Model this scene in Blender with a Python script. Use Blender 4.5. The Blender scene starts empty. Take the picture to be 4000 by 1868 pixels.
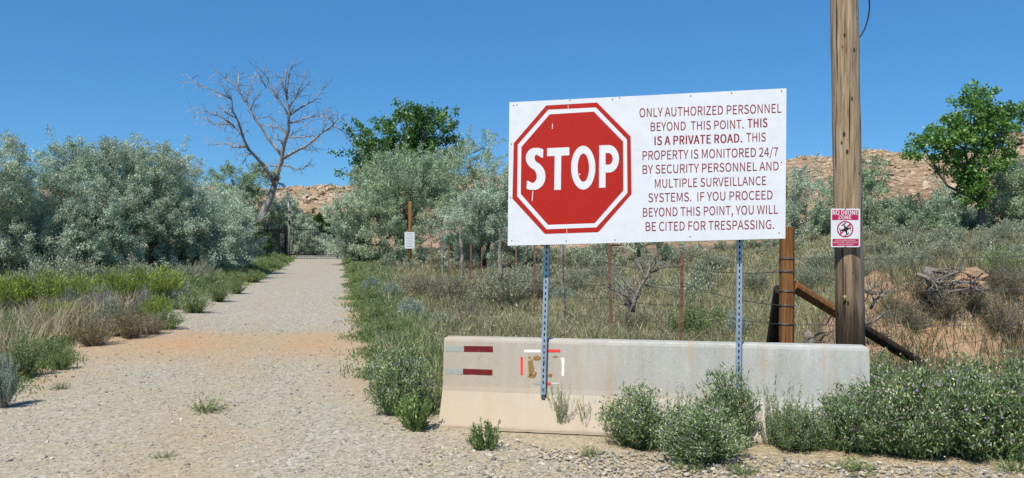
import bpy, math, random
import numpy as np
from mathutils import Vector

random.seed(7)
RS = np.random.RandomState(11)
scn = bpy.context.scene
col = scn.collection
R = math.radians

# ------------------------------------------------------------------ camera, sky, sun, exposure
F, CX, HY, CAMH = 3000.0, 2000.0, 955.0, 1.68      # focal in photo pixels, principal x, horizon row, eye height
cd = bpy.data.cameras.new('camera')
cam = bpy.data.objects.new('camera', cd); col.objects.link(cam)
cam.location = (0, 0, CAMH); cam.rotation_euler = (R(90), 0, 0)
cd.sensor_width = 36.0; cd.lens = 36.0 * F / 4000.0
cd.shift_y = (HY - 934.0) / 4000.0
cd.clip_start = 0.05; cd.clip_end = 6000
scn.camera = cam

SUN_AZ, SUN_EL = R(25), R(56)       # behind the camera, a little to the left
to_sun = Vector((-math.sin(SUN_AZ) * math.cos(SUN_EL), -math.cos(SUN_AZ) * math.cos(SUN_EL), math.sin(SUN_EL)))
w = bpy.data.worlds.new('World'); scn.world = w; w.use_nodes = True
nt = w.node_tree; nt.nodes.clear()
sky = nt.nodes.new('ShaderNodeTexSky'); sky.sky_type = 'NISHITA'; sky.sun_disc = False
sky.sun_elevation = SUN_EL
sky.sun_rotation = math.atan2(to_sun.x, to_sun.y)
sky.altitude = 1500; sky.air_density = 1.0; sky.dust_density = 0.0; sky.ozone_density = 5.0
bg = nt.nodes.new('ShaderNodeBackground'); bg.inputs['Strength'].default_value = 0.14
wo = nt.nodes.new('ShaderNodeOutputWorld')
ga = nt.nodes.new('ShaderNodeGamma'); ga.inputs['Gamma'].default_value = 0.57
tn = nt.nodes.new('ShaderNodeMix'); tn.data_type = 'RGBA'; tn.blend_type = 'MULTIPLY'; tn.inputs[0].default_value = 1.0
tn.inputs[7].default_value = (0.576, 1.067, 1.49, 1)
hs = nt.nodes.new('ShaderNodeHueSaturation'); hs.inputs['Saturation'].default_value = 1.22
nt.links.new(sky.outputs[0], hs.inputs['Color']); nt.links.new(hs.outputs[0], ga.inputs['Color']); nt.links.new(ga.outputs[0], tn.inputs[6])
nt.links.new(tn.outputs[2], bg.inputs[0]); nt.links.new(bg.outputs[0], wo.inputs[0])
sl = bpy.data.lights.new('sun', 'SUN'); sl.energy = 4.4; sl.angle = R(0.53); sl.color = (1, 0.95, 0.87)
sun = bpy.data.objects.new('sun', sl); col.objects.link(sun)
sun.rotation_euler = to_sun.to_track_quat('Z', 'Y').to_euler()
scn.view_settings.view_transform = 'Standard'; scn.view_settings.look = 'None'
scn.view_settings.exposure = 0.35; scn.view_settings.gamma = 1.0
scn.cycles.max_bounces = 6; scn.cycles.transparent_max_bounces = 4

# ------------------------------------------------------------------ helpers
def P(x, y, D):
    return Vector(((x - CX) / F * D, D, CAMH + (HY - y) / F * D))

def sm(t):
    t = np.clip(t, 0.0, 1.0); return t * t * (3 - 2 * t)

def wob(X, Y):
    return (np.sin(X * 0.9 + 1.3 * np.sin(Y * 0.37)) * np.cos(Y * 0.71 + 0.6) * 0.5 + np.sin(X * 2.3 + Y * 1.9) * 0.25
            + np.sin(X * 0.31 - Y * 0.23 + 2) * 0.6)

# road edges (X of either edge at distance Y)
RY = np.array([-8, 2, 5, 7.9, 9.3, 11.3, 13, 15.2, 20, 25, 32, 44, 57, 75, 110.])
RL = np.array([-7.5, -7.0, -6.2, -5.5, -5.9, -6.7, -7.3, -7.5, -8.7, -9.3, -10.7, -13.3, -16.4, -21, -32.])
RR = np.array([7.0, 5.0, 1.2, -1.3, -1.7, -2.1, -2.5, -2.9, -4.1, -5.1, -6.6, -9.3, -12.1, -16.4, -27.])

def gz(X, Y):
    X = np.asarray(X, float); Y = np.asarray(Y, float)
    z = 0.62 * np.clip((Y - 10) / 46, 0, 1) + np.clip(Y - 56, 0, 400) * 0.012
    u = X / np.maximum(Y, 4.0)
    z = z + 0.85 * sm((Y - 8.9) / 2.6) * sm((u - 0.355) / 0.09) * (1 - 0.5 * sm((Y - 12) / 4))
    z = z + 1.25 * sm((Y - 16) / 24) * sm((u - 0.16) / 0.28) * (1 - sm((Y - 90) / 60))
    z = z + 0.25 * sm((-u - 0.34) / 0.2) * sm((Y - 12) / 10)
    l = np.interp(Y, RY, RL); r = np.interp(Y, RY, RR)
    off = np.maximum(l - X, X - r)
    z = z + 0.05 * wob(X, Y) * sm(off / 2.0) * sm((Y - 6.5) / 3)
    return z

def gzs(x, y): return float(gz(x, y))

def G(x, y):
    """ground point seen at photo pixel (x, y)"""
    D = 10.0
    for D in np.concatenate([np.arange(3, 30, 0.05), np.arange(30, 120, 0.25)]):
        X = (x - CX) / F * D
        if CAMH + (HY - y) / F * D <= gzs(X, D): break
    return X, float(D)

def inroad(X, Y, m=0.0):
    return (X > np.interp(Y, RY, RL) - m) & (X < np.interp(Y, RY, RR) + m)

class MB:
    def __init__(s): s.V = []; s.T = []; s.Q = []; s.N = []; s.n = 0
    def add(s, v, f):
        v = np.asarray(v, float).reshape(-1, 3)
        if isinstance(f, np.ndarray) and f.ndim == 2:
            (s.T if f.shape[1] == 3 else s.Q).append(f + s.n)
        else:
            for q in f:
                s.N.append([i + s.n for i in q])
        s.V.append(v); s.n += len(v)
    def arrays(s):
        return np.concatenate(s.V)
    def build(s, name, mat, parent=None, smooth=False, loc=None):
        V = np.concatenate(s.V)
        me = bpy.data.meshes.new(name)
        tris = np.concatenate(s.T) if s.T else np.zeros((0, 3), int)
        quads = np.concatenate(s.Q) if s.Q else np.zeros((0, 4), int)
        loops = np.concatenate([tris.ravel(), quads.ravel()] + [np.array(q) for q in s.N]).astype(np.int32)
        tot = np.concatenate([np.full(len(tris), 3), np.full(len(quads), 4), np.array([len(q) for q in s.N], int)]).astype(np.int32)
        start = np.concatenate([[0], np.cumsum(tot)[:-1]]).astype(np.int32)
        me.vertices.add(len(V)); me.vertices.foreach_set('co', V.astype(np.float32).ravel())
        me.loops.add(len(loops)); me.loops.foreach_set('vertex_index', loops)
        me.polygons.add(len(tot)); me.polygons.foreach_set('loop_start', start)
        try: me.polygons.foreach_set('loop_total', tot)
        except Exception: pass
        me.update(calc_edges=True); me.validate()
        me.polygons.foreach_set('use_smooth', np.full(len(me.polygons), bool(smooth)))
        if mat is not None: me.materials.append(mat)
        o = bpy.data.objects.new(name, me); col.objects.link(o)
        if parent is not None: o.parent = parent
        if loc is not None: o.location = loc
        return o

def tag(o, label=None, cat=None, group=None, kind=None):
    if label: o['label'] = label
    if cat: o['category'] = cat
    if group: o['group'] = group
    if kind: o['kind'] = kind
    return o

def thing(name, label, cat, loc=(0, 0, 0), rz=0.0, group=None):
    o = bpy.data.objects.new(name, None); col.objects.link(o)
    o.location = loc; o.rotation_euler = (0, 0, rz); o.empty_display_size = 0.2
    return tag(o, label, cat, group)

def copy_thing(o, loc, rz=0.0, sc=(1, 1, 1), label=None, group=None):
    c = o.copy(); col.objects.link(c)
    c.location = loc; c.rotation_euler = (0, 0, rz); c.scale = sc
    if label: c['label'] = label
    if group: c['group'] = group
    for ch in o.children:
        k = ch.copy(); col.objects.link(k); k.parent = c
    return c

def tube_arr(pts, radii, sides=6, cap=True):
    pts = [Vector(p) for p in pts]; n = len(pts)
    V = []; prev = None
    for i, p in enumerate(pts):
        d = (pts[min(i + 1, n - 1)] - pts[max(i - 1, 0)])
        d = d.normalized() if d.length > 1e-9 else Vector((0, 0, 1))
        if prev is None:
            a = d.orthogonal().normalized()
        else:
            a = prev - d * prev.dot(d)
            a = a.normalized() if a.length > 1e-6 else d.orthogonal().normalized()
        prev = a; b = d.cross(a)
        r = radii[i] if hasattr(radii, '__len__') else radii
        for k in range(sides):
            t = 2 * math.pi * k / sides
            q = p + a * (math.cos(t) * r) + b * (math.sin(t) * r)
            V.append((q.x, q.y, q.z))
    f = []
    for i in range(n - 1):
        for k in range(sides):
            k2 = (k + 1) % sides
            f.append((i * sides + k, i * sides + k2, (i + 1) * sides + k2, (i + 1) * sides + k))
    return np.array(V), np.array(f, int), [list(range(sides))[::-1], [(n - 1) * sides + k for k in range(sides)]] if cap else []

def tube(mb, pts, radii, sides=6, cap=True):
    V, f, caps = tube_arr(pts, radii, sides, cap)
    base = mb.n
    mb.add(V, f)
    for c in caps: mb.N.append([i + base for i in c])

def box(mb, c, half, ax=None):
    """box with centre c, half sizes, axes ax (3 vectors)"""
    c = Vector(c)
    ax = ax or (Vector((1, 0, 0)), Vector((0, 1, 0)), Vector((0, 0, 1)))
    V = []
    for sz in (-1, 1):
        for sx, sy in ((-1, -1), (1, -1), (1, 1), (-1, 1)):
            q = c + ax[0] * (sx * half[0]) + ax[1] * (sy * half[1]) + ax[2] * (sz * half[2])
            V.append(tuple(q))
    mb.add(V, np.array([(3, 2, 1, 0), (4, 5, 6, 7), (0, 1, 5, 4), (1, 2, 6, 5), (2, 3, 7, 6), (3, 0, 4, 7)]))

def unit(a):
    return a / np.maximum(np.linalg.norm(a, axis=-1, keepdims=True), 1e-9)

def leaves(mb, C, A, L, W, rs, bend=0.0):
    """leaf quads: centres C, axes A (unit), lengths L, widths W"""
    n = len(C)
    rv = unit(rs.normal(size=(n, 3)))
    S = unit(np.cross(A, rv))
    L = np.broadcast_to(np.asarray(L, float), (n,))[:, None]; Wd = np.broadcast_to(np.asarray(W, float), (n,))[:, None]
    V = np.stack([C - A * L * 0.5, C + S * Wd * 0.5 - A * L * 0.05, C + A * L * 0.5, C - S * Wd * 0.5 - A * L * 0.05], 1).reshape(-1, 3)
    f = np.arange(4 * n).reshape(n, 4)
    mb.add(V, f)

# ------------------------------------------------------------------ materials
def newmat(name):
    m = bpy.data.materials.new(name); m.use_nodes = True
    m.node_tree.nodes.clear()
    out = m.node_tree.nodes.new('ShaderNodeOutputMaterial')
    return m, m.node_tree, out

def N(t, kind, **kw):
    n = t.nodes.new(kind)
    for k, v in kw.items():
        if k in n.inputs: n.inputs[k].default_value = v
        else: setattr(n, k, v)
    return n

def ramp(t, fac, stops):
    r = t.nodes.new('ShaderNodeValToRGB')
    e = r.color_ramp.elements
    while len(e) < len(stops): e.new(0.5)
    for i, (p, c) in enumerate(stops):
        e[i].position = p; e[i].color = (c[0], c[1], c[2], 1) if hasattr(c, '__len__') else (c, c, c, 1)
    t.links.new(fac, r.inputs[0]); return r.outputs[0]

def mix(t, fac, a, b, mode='MIX'):
    n = t.nodes.new('ShaderNodeMix'); n.data_type = 'RGBA'; n.blend_type = mode
    for i, v in ((0, fac), (6, a), (7, b)):
        if hasattr(v, 'is_linked') or isinstance(v, bpy.types.NodeSocket): t.links.new(v, n.inputs[i])
        elif i == 0: n.inputs[0].default_value = v
        else: n.inputs[i].default_value = (v[0], v[1], v[2], 1)
    return n.outputs[2]

def math_(t, op, a, b=0.0, clamp=False):
    n = t.nodes.new('ShaderNodeMath'); n.operation = op; n.use_clamp = clamp
    for i, v in enumerate((a, b)):
        if isinstance(v, bpy.types.NodeSocket): t.links.new(v, n.inputs[i])
        else: n.inputs[i].default_value = v
    return n.outputs[0]

def coords(t, kind='Object', scale=(1, 1, 1), rot=(0, 0, 0), loc=(0, 0, 0)):
    tc = t.nodes.new('ShaderNodeTexCoord'); mp = t.nodes.new('ShaderNodeMapping')
    mp.inputs['Scale'].default_value = scale; mp.inputs['Rotation'].default_value = rot; mp.inputs['Location'].default_value = loc
    t.links.new(tc.outputs[kind], mp.inputs[0]); return mp.outputs[0]

def noise(t, vec, scale, detail=4, rough=0.55, dist=0.0):
    n = t.nodes.new('ShaderNodeTexNoise'); n.inputs['Scale'].default_value = scale
    n.inputs['Detail'].default_value = detail; n.inputs['Roughness'].default_value = rough; n.inputs['Distortion'].default_value = dist
    t.links.new(vec, n.inputs['Vector']); return n.outputs[0]

def voro(t, vec, scale, feature='F1', out='Color'):
    n = t.nodes.new('ShaderNodeTexVoronoi'); n.feature = feature; n.inputs['Scale'].default_value = scale
    t.links.new(vec, n.inputs['Vector']); return n.outputs[out]

def bump(t, h, strength, dist=0.02):
    n = t.nodes.new('ShaderNodeBump'); n.inputs['Strength'].default_value = strength; n.inputs['Distance'].default_value = dist
    t.links.new(h, n.inputs['Height']); return n.outputs[0]

def princ(t, out, color, rough=0.7, metal=0.0, normal=None, spec=0.3):
    p = t.nodes.new('ShaderNodeBsdfPrincipled')
    if isinstance(color, bpy.types.NodeSocket): t.links.new(color, p.inputs['Base Color'])
    else: p.inputs['Base Color'].default_value = (*color, 1)
    if isinstance(rough, bpy.types.NodeSocket): t.links.new(rough, p.inputs['Roughness'])
    else: p.inputs['Roughness'].default_value = rough
    p.inputs['Metallic'].default_value = metal
    p.inputs['Specular IOR Level'].default_value = spec
    if normal is not None: t.links.new(normal, p.inputs['Normal'])
    t.links.new(p.outputs[0], out.inputs[0]); return p

def leaf_mat(name, stops, trans=0.3, patch=0.25, pscale=1.2, gain=1.4):
    stops = [(p, [min(0.75, x * gain) for x in c]) for p, c in stops]
    m, t, out = newmat(name)
    g = t.nodes.new('ShaderNodeNewGeometry')
    c = ramp(t, g.outputs['Random Per Island'], stops)
    tc = t.nodes.new('ShaderNodeTexCoord')
    nz = noise(t, tc.outputs['Object'], pscale, 2)
    dk = ramp(t, nz, [(0.35, 1 - patch), (0.65, 1 + patch * 0.4)])
    c = mix(t, 1.0, c, dk, 'MULTIPLY')
    oi = t.nodes.new('ShaderNodeObjectInfo')
    hv = ramp(t, oi.outputs['Random'], [(0, (0.86, 0.9, 0.86)), (1, (1.1, 1.06, 1.0))])
    c = mix(t, 1.0, c, hv, 'MULTIPLY')
    d = t.nodes.new('ShaderNodeBsdfDiffuse'); tr = t.nodes.new('ShaderNodeBsdfTranslucent')
    t.links.new(c, d.inputs[0]); t.links.new(c, tr.inputs[0])
    ms = t.nodes.new('ShaderNodeMixShader'); ms.inputs[0].default_value = trans
    t.links.new(d.outputs[0], ms.inputs[1]); t.links.new(tr.outputs[0], ms.inputs[2])
    gl = t.nodes.new('ShaderNodeBsdfGlossy'); gl.inputs['Roughness'].default_value = 0.45
    m2 = t.nodes.new('ShaderNodeMixShader'); m2.inputs[0].default_value = 0.04
    t.links.new(ms.outputs[0], m2.inputs[1]); t.links.new(gl.outputs[0], m2.inputs[2])
    t.links.new(m2.outputs[0], out.inputs[0])
    return m

def flat(name, c, rough=0.6, metal=0.0, var=0.12, scale=6.0, spec=0.3):
    m, t, out = newmat(name)
    v = coords(t)
    nz = noise(t, v, scale, 5, 0.6)
    cc = ramp(t, nz, [(0.3, [x * (1 - var) for x in c]), (0.7, [min(1, x * (1 + var)) for x in c])])
    princ(t, out, cc, rough, metal, bump(t, nz, 0.15, 0.004), spec)
    return m

def bark(name, c1, c2, sc=(14, 14, 2.2), strength=0.6):
    m, t, out = newmat(name)
    v = coords(t, scale=sc)
    nz = noise(t, v, 1.0, 6, 0.65)
    princ(t, out, ramp(t, nz, [(0.32, c1), (0.68, c2)]), 0.9, 0, bump(t, nz, strength, 0.03), 0.15)
    return m

def soil_color(t, v):
    """tan sand with orange patches and grit"""
    big = noise(t, v, 0.55, 4, 0.55)
    base = ramp(t, big, [(0.3, (0.45, 0.385, 0.27)), (0.55, (0.44, 0.365, 0.245)), (0.78, (0.45, 0.345, 0.215))])
    cells = voro(t, v, 46.0)
    hs = t.nodes.new('ShaderNodeRGBToBW'); t.links.new(cells, hs.inputs[0])
    grit = ramp(t, hs.outputs[0], [(0.15, (0.55, 0.55, 0.58)), (0.4, (0.95, 0.95, 0.95)), (0.75, (1.0, 1.0, 1.0)), (0.92, (1.25, 1.22, 1.2))])
    base = mix(t, 0.9, base, grit, 'MULTIPLY')
    fine = noise(t, v, 14.0, 5, 0.7)
    base = mix(t, 1.0, base, ramp(t, fine, [(0.25, 0.78), (0.7, 1.1)]), 'MULTIPLY')
    return base, hs.outputs[0], fine

def make_ground_mat():
    m, t, out = newmat('sandy_soil')
    tc = t.nodes.new('ShaderNodeTexCoord'); v = tc.outputs['Object']
    c, h, f = soil_color(t, v)
    # dusty, plant-littered earth away from the lot
    at = t.nodes.new('ShaderNodeAttribute'); at.attribute_name = 'wild'
    lit = noise(t, v, 3.0, 5, 0.65)
    wildc = ramp(t, lit, [(0.3, (0.13, 0.11, 0.065)), (0.55, (0.21, 0.165, 0.10)), (0.75, (0.33, 0.235, 0.14))])
    c = mix(t, at.outputs['Fac'], c, wildc)
    hh = math_(t, 'ADD', h, f)
    princ(t, out, c, 0.95, 0, bump(t, hh, 0.7, 0.02), 0.1)
    return m

def make_road_mat():
    m, t, out = newmat('gravel_road')
    tc = t.nodes.new('ShaderNodeTexCoord'); v = tc.outputs['Object']
    soil, h, f = soil_color(t, v)
    cells = voro(t, v, 34.0)
    bw = t.nodes.new('ShaderNodeRGBToBW'); t.links.new(cells, bw.inputs[0])
    stone = ramp(t, bw.outputs[0], [(0.08, (0.13, 0.122, 0.105)), (0.3, (0.31, 0.288, 0.235)), (0.6, (0.405, 0.372, 0.295)), (0.92, (0.58, 0.54, 0.445))])
    at = t.nodes.new('ShaderNodeAttribute'); at.attribute_name = 'gravel'
    st = noise(t, coords(t, scale=(1.5, 0.45, 1), rot=(0, 0, R(-14))), 1.0, 7, 0.68, 0.5)
    nz = noise(t, v, 4.5, 6, 0.75)
    k1 = math_(t, 'MULTIPLY', math_(t, 'SUBTRACT', st, 0.5), 2.6)
    k2 = math_(t, 'MULTIPLY', math_(t, 'SUBTRACT', nz, 0.5), 1.1)
    fac = ramp(t, math_(t, 'ADD', at.outputs['Fac'], math_(t, 'ADD', k1, k2)), [(0.1, 0.05), (1.05, 0.8)])
    pink = ramp(t, noise(t, coords(t, scale=(0.8, 0.5, 1), loc=(3, 7, 0)), 1.0, 5, 0.6), [(0.45, 0.0), (0.65, 0.55)])
    soil = mix(t, pink, soil, mix(t, 0.5, (0.44, 0.31, 0.20), f, 'OVERLAY'))
    c = mix(t, fac, soil, stone)
    # red earth washed across the road
    ab = t.nodes.new('ShaderNodeAttribute'); ab.attribute_name = 'wash'
    nz2 = noise(t, v, 1.3, 6, 0.7, 0.6)
    wf = ramp(t, math_(t, 'MULTIPLY', ab.outputs['Fac'], math_(t, 'ADD', nz2, 0.25)), [(0.12, 0.0), (0.85, 0.95)])
    wc = mix(t, 0.5, (0.46, 0.29, 0.155), f, 'OVERLAY')
    c = mix(t, wf, c, wc)
    hh = math_(t, 'ADD', bw.outputs[0], f)
    princ(t, out, c, 0.95, 0, bump(t, hh, 0.8, 0.02), 0.1)
    return m

def make_hill_mat(name='hill_earth'):
    m, t, out = newmat(name)
    tc = t.nodes.new('ShaderNodeTexCoord'); v = tc.outputs['Object']
    big = noise(t, v, 0.06, 6, 0.6)
    c = ramp(t, big, [(0.3, (0.36, 0.225, 0.135)), (0.5, (0.41, 0.28, 0.18)), (0.7, (0.46, 0.335, 0.225))])
    mp = coords(t, scale=(0.03, 0.03, 1.1))
    st = noise(t, mp, 1.0, 5, 0.6)
    c = mix(t, 1.0, c, ramp(t, st, [(0.3, 0.55), (0.5, 0.98), (0.7, 1.12)]), 'MULTIPLY')
    fine = noise(t, v, 0.9, 6, 0.7)
    c = mix(t, 1.0, c, ramp(t, fine, [(0.3, 0.6), (0.6, 1.08)]), 'MULTIPLY')
    gr = noise(t, v, 0.25, 5, 0.7)
    c = mix(t, ramp(t, gr, [(0.58, 0.0), (0.68, 0.55)]), c, (0.20, 0.17, 0.105))
    princ(t, out, c, 0.95, 0, bump(t, fine, 1.0, 0.6), 0.05)
    return m

M = {}
M['soil'] = make_ground_mat(); M['road'] = make_road_mat(); M['hill'] = make_hill_mat()

def rand_stone(name, stops, bsc=20):
    m, t, out = newmat(name)
    g = t.nodes.new('ShaderNodeNewGeometry'); oi = t.nodes.new('ShaderNodeObjectInfo')
    r = math_(t, 'FRACT', math_(t, 'ADD', g.outputs['Random Per Island'], oi.outputs['Random']))
    c = ramp(t, r, stops)
    nz = noise(t, coords(t), bsc, 4, 0.7)
    c = mix(t, 1.0, c, ramp(t, nz, [(0.3, 0.8), (0.7, 1.1)]), 'MULTIPLY')
    princ(t, out, c, 0.9, 0, bump(t, nz, 0.3, 0.1 / bsc), 0.15)
    return m
M['pebble'] = rand_stone('pebble_stone', [(0, (0.13, 0.125, 0.125)), (0.15, (0.27, 0.255, 0.22)), (0.4, (0.41, 0.36, 0.265)), (0.62, (0.45, 0.375, 0.25)), (0.8, (0.35, 0.31, 0.25)), (1, (0.62, 0.575, 0.47))], 30)
M['rock'] = rand_stone('sandstone', [(0, (0.29, 0.20, 0.12)), (0.5, (0.41, 0.31, 0.205)), (1, (0.52, 0.43, 0.305))], 2)

M['olive'] = leaf_mat('olive_leaf', [(0, (0.10, 0.135, 0.09)), (0.3, (0.19, 0.24, 0.165)), (0.75, (0.28, 0.335, 0.25)), (1, (0.43, 0.475, 0.395))], 0.28, 0.28, 0.9, 2.15)
M['olive_dark'] = leaf_mat('dark_olive_leaf', [(0, (0.09, 0.13, 0.075)), (0.5, (0.155, 0.205, 0.125)), (1, (0.27, 0.32, 0.225))], 0.26, 0.25, 0.9, 2.2)  # darker green olive leaf colour, used for some of the trees
M['cotton'] = leaf_mat('cottonwood_leaf', [(0, (0.025, 0.06, 0.016)), (0.6, (0.05, 0.105, 0.026)), (1, (0.13, 0.19, 0.07))], 0.45, 0.22, 0.6, 2.8)
M['cotton_bright'] = leaf_mat('cottonwood_leaf_fresh', [(0, (0.035, 0.085, 0.016)), (0.6, (0.07, 0.145, 0.026)), (1, (0.15, 0.22, 0.07))], 0.48, 0.22, 0.6, 2.5)
M['tamarisk'] = leaf_mat('tamarisk_leaf', [(0, (0.03, 0.075, 0.012)), (1, (0.085, 0.155, 0.025))], 0.35, 0.3, 0.8)
M['sage'] = leaf_mat('sage_leaf', [(0, (0.125, 0.135, 0.085)), (0.5, (0.205, 0.215, 0.14)), (1, (0.275, 0.285, 0.205))], 0.28, 0.25, 2.0, 1.8)
M['sage_blue'] = leaf_mat('blue_sage_leaf', [(0, (0.14, 0.185, 0.145)), (0.5, (0.215, 0.27, 0.22)), (1, (0.34, 0.39, 0.33))], 0.3, 0.22, 2.0, 1.6)
M['rabbit'] = leaf_mat('rabbitbrush_leaf', [(0, (0.10, 0.145, 0.02)), (0.6, (0.18, 0.235, 0.035)), (1, (0.32, 0.34, 0.07))], 0.35, 0.25, 1.8, 1.9)
M['green'] = leaf_mat('weed_leaf', [(0, (0.06, 0.10, 0.03)), (0.6, (0.125, 0.175, 0.055)), (1, (0.27, 0.29, 0.13))], 0.35, 0.3, 1.6, 1.75)
M['drybush'] = leaf_mat('dry_leaf', [(0, (0.14, 0.095, 0.045)), (0.5, (0.22, 0.17, 0.075)), (1, (0.33, 0.27, 0.14))], 0.25, 0.3, 2.0)
M['brownweed'] = leaf_mat('brown_weed', [(0, (0.085, 0.075, 0.04)), (0.5, (0.155, 0.14, 0.075)), (1, (0.23, 0.20, 0.11))], 0.25, 0.3, 2.0)
M['greystem'] = leaf_mat('grey_stalk', [(0, (0.17, 0.15, 0.14)), (0.6, (0.27, 0.25, 0.235)), (1, (0.38, 0.36, 0.33))], 0.1, 0.2, 2.0, 1.25)
M['aster'] = leaf_mat('aster_leaf', [(0, (0.045, 0.085, 0.03)), (0.6, (0.085, 0.14, 0.05)), (1, (0.19, 0.24, 0.12))], 0.38, 0.3, 3.0, 1.85)
M['aster_light'] = leaf_mat('young_aster_leaf', [(0, (0.07, 0.13, 0.03)), (0.6, (0.13, 0.205, 0.055)), (1, (0.22, 0.29, 0.11))], 0.35, 0.2, 3.0)
M['bud'] = leaf_mat('flower_bud', [(0, (0.30, 0.34, 0.16)), (0.6, (0.46, 0.48, 0.27)), (1, (0.62, 0.62, 0.42))], 0.3, 0.1, 3.0)
M['petal'] = leaf_mat('lilac_petal', [(0, (0.30, 0.22, 0.46)), (0.6, (0.42, 0.34, 0.58)), (1, (0.58, 0.52, 0.68))], 0.35, 0.1, 3.0)
M['stem'] = leaf_mat('green_stem', [(0, (0.12, 0.14, 0.06)), (1, (0.24, 0.25, 0.12))], 0.1, 0.2, 3.0)
M['grass_green'] = leaf_mat('green_grass', [(0, (0.075, 0.10, 0.035)), (0.5, (0.125, 0.155, 0.06)), (0.8, (0.20, 0.20, 0.10)), (1, (0.36, 0.31, 0.18))], 0.35, 0.3, 0.7, 1.75)
M['grass_dry'] = leaf_mat('dry_grass', [(0, (0.075, 0.09, 0.045)), (0.4, (0.125, 0.135, 0.072)), (0.72, (0.195, 0.18, 0.105)), (1, (0.33, 0.285, 0.18))], 0.33, 0.28, 0.45, 1.9)
M['straw'] = leaf_mat('straw', [(0, (0.26, 0.20, 0.11)), (1, (0.48, 0.40, 0.26))], 0.2, 0.2, 1.0)
M['bark_dark'] = bark('olive_bark', (0.035, 0.028, 0.022), (0.10, 0.085, 0.068))
M['bark_grey'] = bark('cottonwood_bark', (0.07, 0.06, 0.05), (0.19, 0.17, 0.145))
M['deadwood'] = bark('bleached_wood', (0.13, 0.112, 0.098), (0.46, 0.425, 0.385), (3, 3, 0.5), 0.5)
M['drift'] = bark('weathered_driftwood', (0.10, 0.085, 0.07), (0.36, 0.32, 0.27), (25, 25, 25), 0.8)

# ------------------------------------------------------------------ ground, road, mound, hill
def spaced(segs):
    out = []
    for a, b, s in segs: out += list(np.arange(a, b, s))
    return np.array(out + [segs[-1][1]])
xs = spaced([(-2500, -400, 150), (-400, -60, 20), (-60, -16, 1.5), (-16, 16, 0.22), (16, 60, 1.5), (60, 400, 20), (400, 2500, 150)])
ys = spaced([(-800, -40, 60), (-40, 1, 2), (1, 22, 0.2), (22, 70, 0.7), (70, 140, 3), (140, 400, 20), (400, 3000, 200)])
XX, YY = np.meshgrid(xs, ys)
off = np.maximum(np.interp(YY, RY, RL) - XX, XX - np.interp(YY, RY, RR))
ZZ = gz(XX, YY) - 0.06 * sm((-off - 0.05) / 0.4) * (YY < 109) * (YY > -7.5)
nx, ny = len(xs), len(ys)
idx = np.arange(nx * ny).reshape(ny, nx)
quads = np.stack([idx[:-1, :-1], idx[:-1, 1:], idx[1:, 1:], idx[1:, :-1]], -1).reshape(-1, 4)
mb = MB(); mb.add(np.stack([XX, YY, ZZ], -1).reshape(-1, 3), quads)
ground = mb.build('ground', M['soil'], smooth=True); tag(ground, kind='structure')
off = np.maximum(np.interp(YY, RY, RL) - XX, XX - np.interp(YY, RY, RR))
# the gravelled lot in front of the barrier stays bare
wild = sm((off - 0.1) / 1.2) * sm((YY - 6.6 + 0.18 * np.clip(XX, 0, 6)) / 0.9)
wild = np.maximum(wild, sm((off - 0.2) / 1.0) * (XX < -4))
a = ground.data.attributes.new('wild', 'FLOAT', 'POINT'); a.data.foreach_set('value', wild.ravel().astype(np.float32))

ts = spaced([(-8, 2, 1.0), (2, 24, 0.15), (24, 110, 0.7)])
ns = 44
V = []; grav = []; wash = []
for j, Y in enumerate(ts):
    l = np.interp(Y, RY, RL) + 0.14 * math.sin(Y * 2.1) + 0.1 * math.sin(Y * 4.7 + 1) - 0.15
    r = np.interp(Y, RY, RR) + 0.14 * math.sin(Y * 1.7 + 2) + 0.1 * math.sin(Y * 5.1) + 0.15
    s = np.linspace(0, 1, ns + 1)
    X = l + (r - l) * s
    e = np.minimum(s, 1 - s) * (r - l)
    Z = gz(X, Y) + np.where((s < 1e-6) | (s > 1 - 1e-6), -0.03, 0.012)
    rut = np.exp(-((s - 0.32) / 0.1) ** 2) + np.exp(-((s - 0.74) / 0.1) ** 2)
    mid = np.exp(-((s - 0.53) / 0.07) ** 2)
    V.append(np.stack([X, np.full_like(X, Y), Z], -1))
    g = sm(e / 0.8) * (0.50 + (0.30 * rut - 0.30 * mid - 0.1) * (1 - 0.6 * float(sm((Y - 12) / 4)))) + 0.5 * float(sm((Y - 12.5) / 4)) * sm(e / 0.7)
    g = g - 0.22 * float(sm((6.5 - Y) / 2.5)) * (s > 0.35)
    wv = math.exp(-((Y - 12.6) / 1.8) ** 2)
    grav.append(g - 0.35 * wv)
    wash.append(np.maximum(wv * (0.62 + 0.5 * np.exp(-((s - 0.36) / 0.12) ** 2) + 0.35 * np.exp(-((s - 0.8) / 0.1) ** 2)), 0.55 * np.exp(-((e) / 0.5) ** 2) * float(sm((Y - 6) / 4))))
V = np.concatenate(V); k = ns + 1
idx = np.arange(len(V)).reshape(len(ts), k)
mb = MB(); mb.add(V, np.stack([idx[:-1, :-1], idx[:-1, 1:], idx[1:, 1:], idx[1:, :-1]], -1).reshape(-1, 4))
road = mb.build('road', M['road'], smooth=True); tag(road, kind='structure')
for nm, arr in (('gravel', grav), ('wash', wash)):
    a = road.data.attributes.new(nm, 'FLOAT', 'POINT'); a.data.foreach_set('value', np.concatenate(arr).astype(np.float32))

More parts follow.
